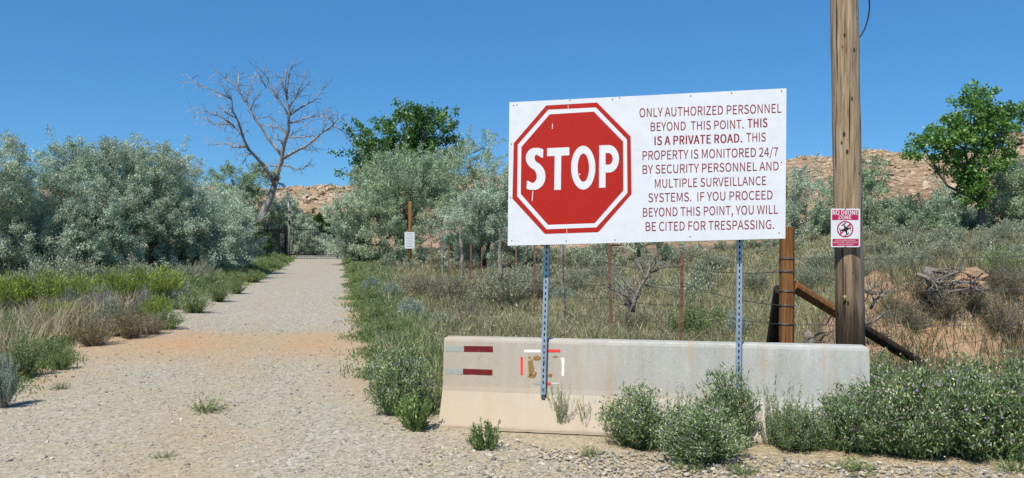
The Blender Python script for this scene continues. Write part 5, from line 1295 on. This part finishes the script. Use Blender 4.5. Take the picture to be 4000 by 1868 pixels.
M['polewood'] = make_polewood()
pD = 7.9
pb, pt_ = P(3327, 1594, pD), P(3296, -60, pD)
pole = thing('utility_pole', 'tall weathered round wooden utility pole with dark stained base', 'pole', (pb.x, pb.y, 0))
ax_p = (pt_ - pb).normalized()
mb = MB(); pts = []; rad = []
for i in range(60):
    q = i / 59.0; p = pb + ax_p * (-0.2 + q * 5.9); pts.append(p - Vector(pole.location)); rad.append(0.1415 - 0.009 * q + 0.0016 * math.sin(q * 40) + 0.001 * math.sin(q * 97))
tube(mb, pts, rad, 40)
mb.build('shaft', M['polewood'], pole, True)
mb = MB(); c = P(3294, 1155, pD) + Vector((-0.045, -0.136, 0)) - Vector(pole.location)
tube(mb, [c, c + Vector((-0.1, -1, 0)).normalized() * 0.008], [0.016, 0.016], 12); mb.build('pole_tag', flat('brass_tag', (0.6, 0.5, 0.22), 0.4, 0.6), pole)
cable = MB(); cpts = smooth_curve([(3348, 152), (3362, 140), (3378, 112), (3390, 75), (3396, 35), (3395, 0), (3388, -40)], 4)
tube(cable, [P(x, y, pD - 0.03) for x, y in cpts], 0.0075, 8)
tag(cable.build('cable', flat('black_cable', (0.012, 0.012, 0.012), 0.5), None, True), 'thin black cable looping out from the utility pole', 'cable')

dn = Vector((-math.sin(R(16)), -math.cos(R(16)), 0)); dp = P(3302, 892, pD - 0.165)
def Dp(x, y): return ray_plane(3200 + x * 0.1828, 780 + y * 0.1828, dp, dn)
M['magenta'] = flat('faded_red_ink', (0.42, 0.016, 0.085), 0.55, 0, 0.05, 9, 0.15)
ds_ = thing('drone_sign', 'small white and crimson no drone zone sign on the pole', 'sign', tuple(dp))
def rrect(x0, y0, x1, y1, r):
    out = []
    for cx_, cy_, a0 in ((x1 - r, y0 + r, 90), (x0 + r, y0 + r, 180), (x0 + r, y1 - r, 270), (x1 - r, y1 - r, 360)):
        out += arc(cx_, cy_, r, r, a0 - 90 if False else a0 - 90, a0, 6)[::1] if False else [(cx_ + r * math.cos(R(a)), cy_ - r * math.sin(R(a))) for a in np.linspace(a0 - 90, a0, 6)]
    return out
rim = rrect(250, 193, 872, 1016, 30)
pts = [Dp(*p) for p in rim]; k = len(pts)
mb = MB(); mb.add([tuple(p) for p in pts] + [tuple(p - dn * 0.003) for p in pts], [list(range(k)), list(range(k, 2 * k))[::-1]] + [[i, k + i, k + (i + 1) % k, (i + 1) % k] for i in range(k)])
local_mb(mb, ds_).build('plate', M['sign_white'], ds_)
mb = MB()
def dsheet(mb, pl, lift): mb.add([tuple(Dp(*p) + dn * lift) for p in pl], [list(range(len(pl)))])
dsheet(mb, rrect(275, 222, 840, 437, 18), 0.0012); local_mb(mb, ds_).build('red_band', M['magenta'], ds_)
mb = MB(); dsheet(mb, rrect(281, 838, 845, 990, 18), 0.0012); local_mb(mb, ds_).build('red_band', M['magenta'], ds_)

mb = MB(); A = arc(555, 632, 176, 176, 0, 360, 49); B = arc(555, 632, 149, 149, 0, 360, 49)
mb.add([tuple(Dp(*p) + dn * 0.0012) for p in A + B], np.array([(i, i + 1, 49 + i + 1, 49 + i) for i in range(48)]))
d_ = (0.70, -0.714); n_ = (0.714, 0.70); hw = 17
mb.add([tuple(Dp(555 + d_[0] * s1 * 152 + n_[0] * s2 * hw, 632 + d_[1] * s1 * 152 + n_[1] * s2 * hw) + dn * 0.0012) for s1, s2 in ((-1, -1), (1, -1), (1, 1), (-1, 1))], [[0, 1, 2, 3]])
local_mb(mb, ds_).build('prohibition_ring', M['magenta'], ds_)
mb = MB()
def bar(p, q, w0, w1):
    dx, dy = q[0] - p[0], q[1] - p[1]; l = math.hypot(dx, dy); nx_, ny_ = -dy / l, dx / l
    dsheet(mb, [(p[0] + nx_ * w0, p[1] + ny_ * w0), (q[0] + nx_ * w1, q[1] + ny_ * w1), (q[0] - nx_ * w1, q[1] - ny_ * w1), (p[0] - nx_ * w0, p[1] - ny_ * w0)], 0.0024 + 0.0002 * len(mb.V))
bar((535, 632), (600, 632), 42, 38)
for q in [(527, 525), (668, 605), (595, 745), (450, 658)]: bar((567, 635), q, 28, 7)
for p, q in [((475, 556), (575, 492)), ((655, 545), (680, 665)), ((640, 705), (540, 780)), ((435, 605), (462, 720))]: bar(p, q, 7, 7)
local_mb(mb, ds_).build('drone_symbol', M['black'], ds_)
mb = MB()
for s_, xl, xr, yb_, yt2, of in [('NO DRONE', 287, 833, 325, 232, 0.02), ('ZONE', 405, 693, 420, 338, 0.02), ('LAUNCHING, LANDING OR OPERATING', 345, 772, 886, 856, 0.0), ('UNMANNED OR REMOTE CONTROLLED AIRCRAFT', 290, 832, 930, 900, 0.0), ('IN THIS AREA IS PROHIBITED', 400, 718, 976, 946, 0.0)]:
    mb = MB(); lettering(mb, s_, [Dp(xl, yb_), Dp(xr, yb_), Dp(xr, yt2), Dp(xl, yt2)], 0.0024, dn, of); local_mb(mb, ds_).build('text_line', M['sign_white'], ds_)
for y in (205, 1003):
    mb = MB(); c = Dp(556, y); tube(mb, [c + dn * 0.0005, c + dn * 0.004], [0.006, 0.005], 8); tube(mb, [c - dn * 0.0035, c - dn * 0.045], [0.004, 0.004], 6); local_mb(mb, ds_).build('screw', M['bolt'], ds_)

# ------------------------------------------------------------------ wire fences
M['brown_timber'] = bark('brown_treated_timber', (0.10, 0.042, 0.014), (0.31, 0.15, 0.058), (55, 55, 2.5), 0.5)
M['black_timber'] = bark('dark_timber', (0.014, 0.010, 0.007), (0.05, 0.035, 0.025), (40, 40, 3), 0.5)
M['rust'] = flat('rusty_steel', (0.19, 0.095, 0.06), 0.85, 0, 0.35, 14)
M['wire'] = flat('old_fence_wire', (0.16, 0.15, 0.14), 0.5, 0.5, 0.3, 30)
M['wire_dark'] = flat('rusty_fence_wire', (0.07, 0.055, 0.045), 0.7, 0.2, 0.3, 30)
fD = 8.5
fence = thing('wire_fence', 'barbed wire fence with thick brown corner post beside the pole', 'fence', (P(3072, 1500, fD).x, fD, 0))
FO = Vector(fence.location)
def post_prism(mb, a, b, r, sides=10, sq=0.6):
    """squarish log from a to b"""
    V = []; d = (b - a).normalized(); e = d.orthogonal().normalized()
    e = Vector((1, 0, 0)) - d * d.x; e.normalize(); g = d.cross(e)
    for p in (a, a.lerp(b, 0.33), a.lerp(b, 0.66), b - d * 0.01, b):
        for k in range(sides):
            t = 2 * math.pi * k / sides; c, s = math.cos(t), math.sin(t)
            rr = r * (1 / max(abs(c), abs(s))) ** sq * (0.96 if p is b else 1)
            V.append(tuple(p + e * (c * rr) + g * (s * rr)))
    f = [(i * sides + k, i * sides + (k + 1) % sides, (i + 1) * sides + (k + 1) % sides, (i + 1) * sides + k) for i in range(4) for k in range(sides)]
    n0 = mb.n; mb.add(V, np.array(f)); mb.N.append([n0 + i for i in range(sides)][::-1]); mb.N.append([n0 + 4 * sides + i for i in range(sides)])
mb = MB(); post_prism(mb, Vector((0, 0, -0.2)), P(3074, 886, fD) - FO, 0.073, 12, 0.8); mb.build('corner_post', M['brown_timber'], fence)
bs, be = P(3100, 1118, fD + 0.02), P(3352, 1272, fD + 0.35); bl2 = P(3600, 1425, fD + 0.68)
mb = MB(); post_prism(mb, bs - FO, be - FO, 0.058, 12, 0.8); mb.build('brace', M['brown_timber'], fence)
mb = MB(); post_prism(mb, be - FO, bl2 - FO, 0.057, 12, 0.8); o = mb.build('brace', M['black_timber'], fence); o['label'] = 'dark lower length of the brace'  # same brace, coloured as darker timber over its lower length
mb = MB(); post_prism(mb, P(3052, 1130, fD + 0.16) - FO, P(3010, 1420, fD + 0.9) - FO, 0.075, 12, 0.8); o = mb.build('brace', M['black_timber'], fence); o['label'] = 'black timber leaning behind the corner post'
def wire(parent, pts, r=0.0035, barbs=True, mat=None, sag=0.0):
    mb = MB(); O = Vector(parent.location); P3 = []
    rs2 = np.random.RandomState(len(pts) * 7 + int(pts[0][1] if not isinstance(pts[0], Vector) else pts[0].z * 100))
    for i in range(len(pts) - 1):
        a, b = Vector(pts[i]), Vector(pts[i + 1]); n = max(3, int((b - a).length / 0.12))
        for j in range(n):
            q = j / n; p = a.lerp(b, q); p.z -= sag * 4 * q * (1 - q) + rs2.normal(0, 0.0025); P3.append(p - O)
    P3.append(Vector(pts[-1]) - O)
    tube(mb, P3, r, 5)
    if barbs:
        for p in P3[::2]:
            v = Vector((rs2.normal(0, 1), rs2.normal(0, .3), rs2.normal(0, 1))).normalized() * 0.016
            tube(mb, [p - v, p + v], [r * 0.6, r * 0.4], 4, False)
    return mb.build('wire', mat or M['wire'], parent, True)
def wrap(y, tilt=3):
    c = P(3074, y, fD); c.x = (P(3074, 886, fD).x); mb = MB(); pts = []
    for turn in range(2):
        for k in range(12):
            t = 2 * math.pi * k / 12; cc, ss = math.cos(t), math.sin(t); rr = 0.0785 * (1 / max(abs(cc), abs(ss))) ** 0.8
            pts.append(c + Vector((cc * rr, ss * rr, 0.012 * turn + 0.004 * math.sin(t * 2 + y) - FO.z)) - Vector((FO.x, FO.y, 0)))
    tube(mb, pts, 0.0042, 5); mb.build('wire_wrap', M['wire'], fence, True)
for y in (1011, 1062, 1138, 1194, 1266): wrap(y)
farD = fD + 1.2
for (y0, y1, y2) in ((1008, 1013, 995), (1136, 1140, 1120), (1265, 1277, 1260)):
    wire(fence, [P(3095, y0, fD), P(3450, y1, fD + 0.25), P(4300, y2, fD + 0.9)], 0.0038)
wire(fence, [P(3755, 1010, fD + 0.5), P(3757, 1140, fD + 0.5), P(3752, 1300, fD + 0.5)], 0.003, False)

bf = thing('wire_fence', 'old barbed wire fence of rusty and gnarled posts crossing the field', 'fence', (P(2655, 1300, 10.8).x, 10.8, 0))
BO = Vector(bf.location)
def steel_post(xt, yt, xb, D, r=0.019, mat='rust', nm='steel_post', lab=None, wdt=None):
    X = (xb - CX) / F * D; b = Vector((X, D, gzs(X, D) - 0.15)); a = P(xt, yt, D)
    mb = MB(); ax = (a - b).normalized(); ex = Vector((1, 0, 0)); ex = (ex - ax * ex.dot(ax)).normalized(); ey = ax.cross(ex)
    ln = (a - b).length / 2; m = (a + b) / 2 - BO
    box(mb, m, (r, 0.003, ln), (ex, ey, ax)); box(mb, m + ey * 0.0205, (0.003, 0.0175, ln), (ex, ey, ax))
    for j in range(int(ln * 2 / 0.09)): box(mb, a - BO - ax * (0.05 + j * 0.09) - ey * 0.006, (0.006, 0.003, 0.012), (ex, ey, ax))
    o = mb.build(nm, M[mat], bf)
    if lab: o['label'] = lab
    return a, b
def gnarled(xt, yt, xb, D, r, lab=None):
    X = (xb - CX) / F * D; b = Vector((X, D, gzs(X, D) - 0.15)); a = P(xt, yt, D); rs2 = np.random.RandomState(int(xt))
    pts = [b.lerp(a, q) + Vector((rs2.normal(0, r * 0.5), rs2.normal(0, r * 0.5), 0)) - BO for q in np.linspace(0, 1, 9)]
    mb = MB(); tube(mb, pts, [r * rs2.uniform(0.7, 1.25) for _ in pts], 7)
    for _ in range(4):
        p = pts[rs2.randint(2, 9)]; tube(mb, [p, p + Vector((rs2.normal(0, 1), rs2.normal(0, 0.5), rs2.normal(0.3, 1))).normalized() * r * 4], [r * 0.35, r * 0.1], 5)
    o = mb.build('wooden_post', M['drift'], bf)
    if lab: o['label'] = lab
FP = {}
for (xt, yt, xb, D, r) in [(2665, 980, 2655, 10.8, 0.027), (2379, 948, 2390, 12.6, 0.03), (2088, 950, 2087, 16.0, 0.026), (1883, 968, 1877, 21, 0.026), (1840, 955, 1837, 23.5, 0.03), (1753, 960, 1757, 27, 0.03), (1778, 962, 1778, 29, 0.026), (2016, 972, 2015, 24, 0.03), (1685, 944, 1684, 33, 0.035)]:
    FP[xt] = steel_post(xt, yt, xb, D, r * 0.82)
for (xt, yt, xb, D, r) in [(2195, 955, 2203, 14.4, 0.05), (1955, 893, 1950, 18, 0.075), (1802, 902, 1806, 25, 0.07), (1727, 900, 1728, 29, 0.06)]:
    gnarled(xt, yt, xb, D, r * 0.7)
for (ya, yb_, yc_, yd, ye) in [(1062, 1040, 1030, 1010, 985), (1194, 1105, 1110, 1085, 1020), (1266, 1190, 1160, 1110, 1050)]:
    wire(bf, [P(3050, ya, fD), P(2668, yb_, 10.75), P(2385, yc_, 12.55), P(2200, yc_ - 12, 14.35), P(2088, (yc_ + yd) / 2, 15.95), P(1952, yd, 17.9), P(1880, ye + 20, 20.9), P(1803, ye, 25)], 0.0045, True, M['wire_dark'], 0.05)

# ------------------------------------------------------------------ dead shrub, root pile, stump
def deadwood_thing(name, label, cat, base_px, D, branches, mat, seed, twig=6, tl=(0.1, 0.35), z=None):
    rs2 = np.random.RandomState(seed); b = P(*base_px, D)
    o = thing(name, label, cat, tuple(b)); mb = MB()
    for (pts, r1, r2) in branches:
        d0 = rs2.uniform(-0.12, 0.12); P3 = [P(x, y, D + d0 * i * 0.8) - b for i, (x, y) in enumerate(pts)]
        n = len(P3); tube(mb, P3, [r1 + (r2 - r1) * i / (n - 1) for i in range(n)], 7)
        for i in range(1, n):
            for _ in range(twig):
                q = P3[i - 1].lerp(P3[i], rs2.uniform(0.2, 1)); v = ((P3[i] - P3[i - 1]).normalized() + Vector((rs2.normal(0, .6), rs2.normal(0, .6), rs2.normal(0.1, .5)))).normalized()
                l = rs2.uniform(*tl); p1 = q + v * l * 0.5; p2 = p1 + (v + Vector((rs2.normal(0, .4), rs2.normal(0, .4), rs2.normal(0, .4)))).normalized() * l * 0.5
                tube(mb, [q, p1, p2], [r2 * 0.7, r2 * 0.45, r2 * 0.2], 4, False)
    mb.build('branches', mat, o, True)
    return o
def c5(pts): return [(2100 + x * 0.3741, 900 + y * 0.3741) for x, y in pts]
deadwood_thing('dead_shrub', 'twisted grey leafless shrub between two rusty fence posts', 'dead shrub', (2470, 1215), 10.6,
    [(c5([(985, 850), (1000, 760), (1040, 660), (1090, 560), (1140, 480), (1190, 400), (1240, 330)]), 0.04, 0.012), (c5([(1090, 560), (1110, 470), (1080, 400), (1040, 340)]), 0.022, 0.008),
     (c5([(1040, 660), (960, 590), (920, 540), (880, 500)]), 0.022, 0.007), (c5([(990, 800), (940, 690), (850, 640), (760, 610), (690, 550)]), 0.028, 0.008), (c5([(950, 690), (900, 600), (830, 530), (780, 480)]), 0.02, 0.007),
     (c5([(980, 830), (900, 750), (840, 650), (780, 560)]), 0.018, 0.006), (c5([(1120, 570), (1200, 580), (1290, 600)]), 0.014, 0.005), (c5([(1150, 470), (1170, 390), (1160, 320)]), 0.02, 0.006), (c5([(1180, 430), (1250, 420), (1310, 390)]), 0.014, 0.005),
     (c5([(1060, 575), (1010, 500), (1020, 450)]), 0.012, 0.005)], M['drift'], 2, 5, (0.08, 0.3))
def c6(pts): return [(3000 + x * 0.5817, 700 + y * 0.5817) for x, y in pts]
rp = [(c6([(1060, 605), (1150, 620), (1230, 640), (1300, 650)]), 0.035, 0.015), (c6([(1050, 615), (1090, 650), (1110, 700)]), 0.06, 0.04), (c6([(1000, 640), (1060, 660), (1110, 690), (1160, 700)]), 0.03, 0.02),
      (c6([(1080, 750), (1180, 720), (1260, 690), (1340, 660)]), 0.04, 0.015), (c6([(1300, 820), (1340, 780), (1370, 720), (1400, 740)]), 0.03, 0.015), (c6([(1100, 690), (1200, 650), (1280, 620)]), 0.02, 0.01),
      (c6([(1180, 760), (1260, 750), (1360, 740), (1430, 745)]), 0.025, 0.01), (c6([(1240, 700), (1320, 690), (1410, 700)]), 0.025, 0.01), (c6([(1090, 760), (1120, 780), (1160, 790)]), 0.04, 0.02), (c6([(1140, 610), (1240, 600), (1320, 610)]), 0.012, 0.006)]
deadwood_thing('root_pile', 'tangled pile of grey uprooted roots on the dirt mound', 'root pile', (3720, 1150), 10.0, rp, M['drift'], 6, 4, (0.08, 0.3))
mb = MB(); rs2 = np.random.RandomState(9)
ctr = np.array([tuple(P(x, y, 10.2)) for x, y in c6([(1350, 640), (1390, 660), (1330, 670), (1200, 690), (1160, 720), (1420, 690), (1230, 710), (1370, 630), (1340, 700), (1390, 705), (1270, 680), (1130, 740), (1300, 730), (1440, 720)])])
stones(mb, ctr, rs2.uniform(0.09, 0.18, len(ctr)), rs2, 0.8)
tag(mb.build('dirt_clods', M['orange']), 'orange dirt clods caught in the root pile', 'dirt clods', None, 'stuff')
deadwood_thing('root_branch', 'bleached bent root lying on the mound beside the pole', 'dead branch', (3420, 1190), 9.6,
    [(c6([(690, 870), (720, 810), (780, 770)]), 0.022, 0.012), (c6([(630, 740), (700, 770), (760, 765)]), 0.025, 0.01), (c6([(640, 980), (720, 950), (780, 900), (830, 870)]), 0.018, 0.006), (c6([(630, 760), (690, 745), (720, 720)]), 0.015, 0.006), (c6([(640, 960), (700, 960), (760, 930)]), 0.012, 0.005)], M['drift'], 12, 4, (0.1, 0.4))
deadwood_thing('dead_branch', 'heap of thin dry twigs behind the barrier between post and pole', 'dead branch', (3200, 1330), 8.9,
    [(c6([(300, 1060), (360, 1030), (440, 1025)]), 0.012, 0.005), (c6([(330, 1110), (380, 1050), (440, 1060)]), 0.010, 0.004), (c6([(390, 980), (420, 930), (440, 900)]), 0.008, 0.004), (c6([(300, 1100), (400, 1090), (450, 1040)]), 0.01, 0.004)], M['drift'], 13, 6, (0.06, 0.25))
mb = MB(); rs2 = np.random.RandomState(2); sb = P(3161, 1390, 8.7)
pts = [P(x, y, 8.7) - sb for x, y in [(3165, 1400), (3162, 1340), (3155, 1310), (3146, 1288)]]
tube(mb, pts, [0.075, 0.07, 0.05, 0.015], 9)
V = mb.V[0]; V += rs2.normal(0, 0.008, V.shape)
st = mb.build('stump', M['drift'], None, False); st.location = sb; tag(st, 'weathered grey splintered stump beside the brown corner post', 'stump')

# ------------------------------------------------------------------ gate, iron fence, lamp post, notice post
gD = 56.0
M['iron'] = flat('black_iron', (0.012, 0.012, 0.013), 0.5, 0.2, 0.2, 8)
def gx(x): return (x - CX) / F * gD
gzz = gzs(gx(1230), gD)
gate = thing('metal_gate', 'wide black iron picket gate closing the gravel road', 'gate', (gx(1225), gD, gzz))
GO = Vector(gate.location)
def bars(parent, O, name, x0, x1, ytop, ybot, n, r, D0=gD, D1=gD, mat='iron'):
    mb = MB()
    for i in range(n):
        q = (i + 0.5) / n; D = D0 + (D1 - D0) * q
        x = x0 + (x1 - x0) * q; a, b = P(x, ytop, D), P(x, ybot, D)
        box(mb, (a + b) / 2 - O, (r, r, (a - b).length / 2)); 
        V = [tuple(a - O + Vector((sx * r, sy * r, 0))) for sx, sy in ((-1, -1), (1, -1), (1, 1), (-1, 1))] + [tuple(a - O + Vector((0, 0, 0.06)))]
        mb.add(V, np.array([(0, 1, 4), (1, 2, 4), (2, 3, 4), (3, 0, 4)]))
    return mb.build(name, M[mat], parent)
def rail(parent, O, name, x0, y0, x1, y1, h, D0=gD, D1=gD, t=0.028):
    mb = MB(); a, b = P(x0, y0, D0) - O, P(x1, y1, D1) - O; d = (b - a); l = d.length / 2; d.normalize()
    up = Vector((0, 0, 1)); s_ = up.cross(d).normalized()
    box(mb, (a + b) / 2, (l, t, h), (d, s_, up)); return mb.build(name, M['iron'], parent)
bars(gate, GO, 'pickets', 1124, 1318, 889, 1012, 31, 0.0125)
rail(gate, GO, 'rail', 1124, 898, 1318, 898, 0.03); rail(gate, GO, 'rail', 1124, 984, 1318, 984, 0.026); rail(gate, GO, 'rail', 1124, 1012, 1318, 1012, 0.03)
def ipost(parent, O, x, ytop, w_, D=gD):
    mb = MB(); X = (x - CX) / F * D; g = gzs(X, D); a = P(x, ytop, D); zt = a.z
    box(mb, Vector((X, D, (zt + g - 0.1) / 2)) - O, (w_, w_, (zt - g + 0.1) / 2)); box(mb, Vector((X, D, zt + 0.012)) - O, (w_ * 1.2, w_ * 1.2, 0.012)); return mb.build('post', M['iron'], parent)
for x, w_ in ((1121, 0.05), (1318, 0.05), (1324, 0.06)): ipost(gate, GO, x, 884, w_)
ff = thing('metal_fence', 'black iron picket fence running from the gate into the olive thicket', 'fence', (gx(1060), gD, gzs(gx(1060), gD)))
O = Vector(ff.location); bars(ff, O, 'pickets', 1000, 1114, 886, 1008, 18, 0.0125, 53.5, gD); rail(ff, O, 'rail', 1000, 899, 1114, 899, 0.03, 53.5, gD); rail(ff, O, 'rail', 1000, 1000, 1114, 1000, 0.03, 53.5, gD)
for x, D in ((1115, gD), (1090, 55.4), (1045, 54.5)): ipost(ff, O, x, 880, 0.05, D)
ff = thing('metal_fence', 'short black iron picket fence between gate and big olive tree', 'fence', (gx(1350), gD, gzs(gx(1350), gD)))
O = Vector(ff.location); bars(ff, O, 'pickets', 1328, 1375, 889, 1004, 8, 0.0125); rail(ff, O, 'rail', 1328, 898, 1375, 898, 0.03); rail(ff, O, 'rail', 1328, 995, 1375, 995, 0.028); ipost(ff, O, 1347, 886, 0.06); ipost(ff, O, 1376, 888, 0.05)
lp = thing('lamp_post', 'wooden post with floodlight and camera beside the gate', 'lamp post', (gx(1130), gD - 0.35, gzs(gx(1130), gD)))
O = Vector(lp.location); D = gD - 0.35
mb = MB(); a = P(1130, 1010, D) - O; b = P(1130, 812, D) - O; tube(mb, [a - Vector((0, 0, 0.2)), b], [0.075, 0.06], 10); mb.build('post', M['drift'], lp, True)
mb = MB(); c = P(1134, 858, D - 0.15) - O; box(mb, c, (0.20, 0.09, 0.115)); box(mb, c - Vector((0, 0.092, 0)), (0.17, 0.004, 0.09)); h_ = mb.build('floodlight', M['iron'], lp)
mb = MB(); box(mb, c - Vector((0, 0.1, 0)), (0.15, 0.003, 0.072)); mb.build('lens', flat('lamp_glass', (0.25, 0.22, 0.2), 0.2), h_)
mb = MB(); tube(mb, [c + Vector((-0.05, 0.05, -0.11)), c + Vector((-0.05, 0.05, -0.28)), c + Vector((-0.06, 0.14, -0.32))], [0.06, 0.05, 0.05], 8); mb.build('bracket', M['iron'], lp)
mb = MB(); c = P(1131, 828, D - 0.1) - O; box(mb, c, (0.07, 0.12, 0.055)); tube(mb, [c + Vector((0.01, -0.12, 0)), c + Vector((0.01, -0.16, 0))], [0.04, 0.045], 10); mb.build('security_camera', M['iron'], lp)
mb = MB(); c = P(1127, 802, D) - O; box(mb, c, (0.045, 0.045, 0.15)); tube(mb, [c, c + Vector((0, 0, 0.42))], [0.012, 0.01], 6); mb.build('antenna', flat('pale_plastic', (0.6, 0.62, 0.62), 0.5), lp)
np_D = 38.0
npx = (1601 - CX) / F * np_D
npo = thing('notice_post', 'brown wooden post carrying a small white notice on the verge', 'sign', (npx, np_D, gzs(npx, np_D)))
O = Vector(npo.location)
mb = MB(); tube(mb, [Vector((0, 0, -0.2)), Vector((0.01, 0, 1.5)), P(1602, 786, np_D) - O], [0.085, 0.083, 0.078], 12); mb.build('post', M['brown_timber'], npo, True)
mb = MB(); c = P(1600, 939, np_D - 0.12) - O; box(mb, c, (0.245, 0.008, 0.41)); nb = mb.build('notice_board', M['sign_white'], npo)
mb = MB()
for i in range(9):
    wd = [0.15, 0.13, 0.19, 0.2, 0.12, 0.2, 0.19, 0.13, 0.17][i]; box(mb, c + Vector((0, -0.0095, 0.32 - i * 0.078)), (wd, 0.001, 0.012 if i not in (0, 8) else 0.018))
mb.build('notice_lines', flat('faded_print', (0.42, 0.36, 0.40), 0.5), npo)
X = gx(1087); mb = MB(); box(mb, (0, 0, 0.17), (0.2, 0.15, 0.17)); box(mb, (0.02, 0, 0.36), (0.23, 0.18, 0.02))
o = mb.build('concrete_block', M['concrete']); o.location = (X, 52.5, gzs(X, 52.5) + 0.1); tag(o, 'small pale concrete block in the verge before the iron fence', 'block')
X = (1350 - CX) / F * 60; mb = MB(); box(mb, (0, 0, 0.75), (0.17, 0.2, 0.3)); box(mb, (0, 0, 1.06), (0.2, 0.23, 0.015)); box(mb, (0.42, 0, 0.8), (0.2, 0.2, 0.16)); box(mb, (0, 0, 0.22), (0.05, 0.05, 0.24)); box(mb, (0.42, 0, 0.32), (0.05, 0.05, 0.33))
o = mb.build('utility_box', M['sign_white']); o.location = (X, 60, gzs(X, 60)); tag(o, 'small white utility boxes on stands beyond the iron gate', 'utility box')
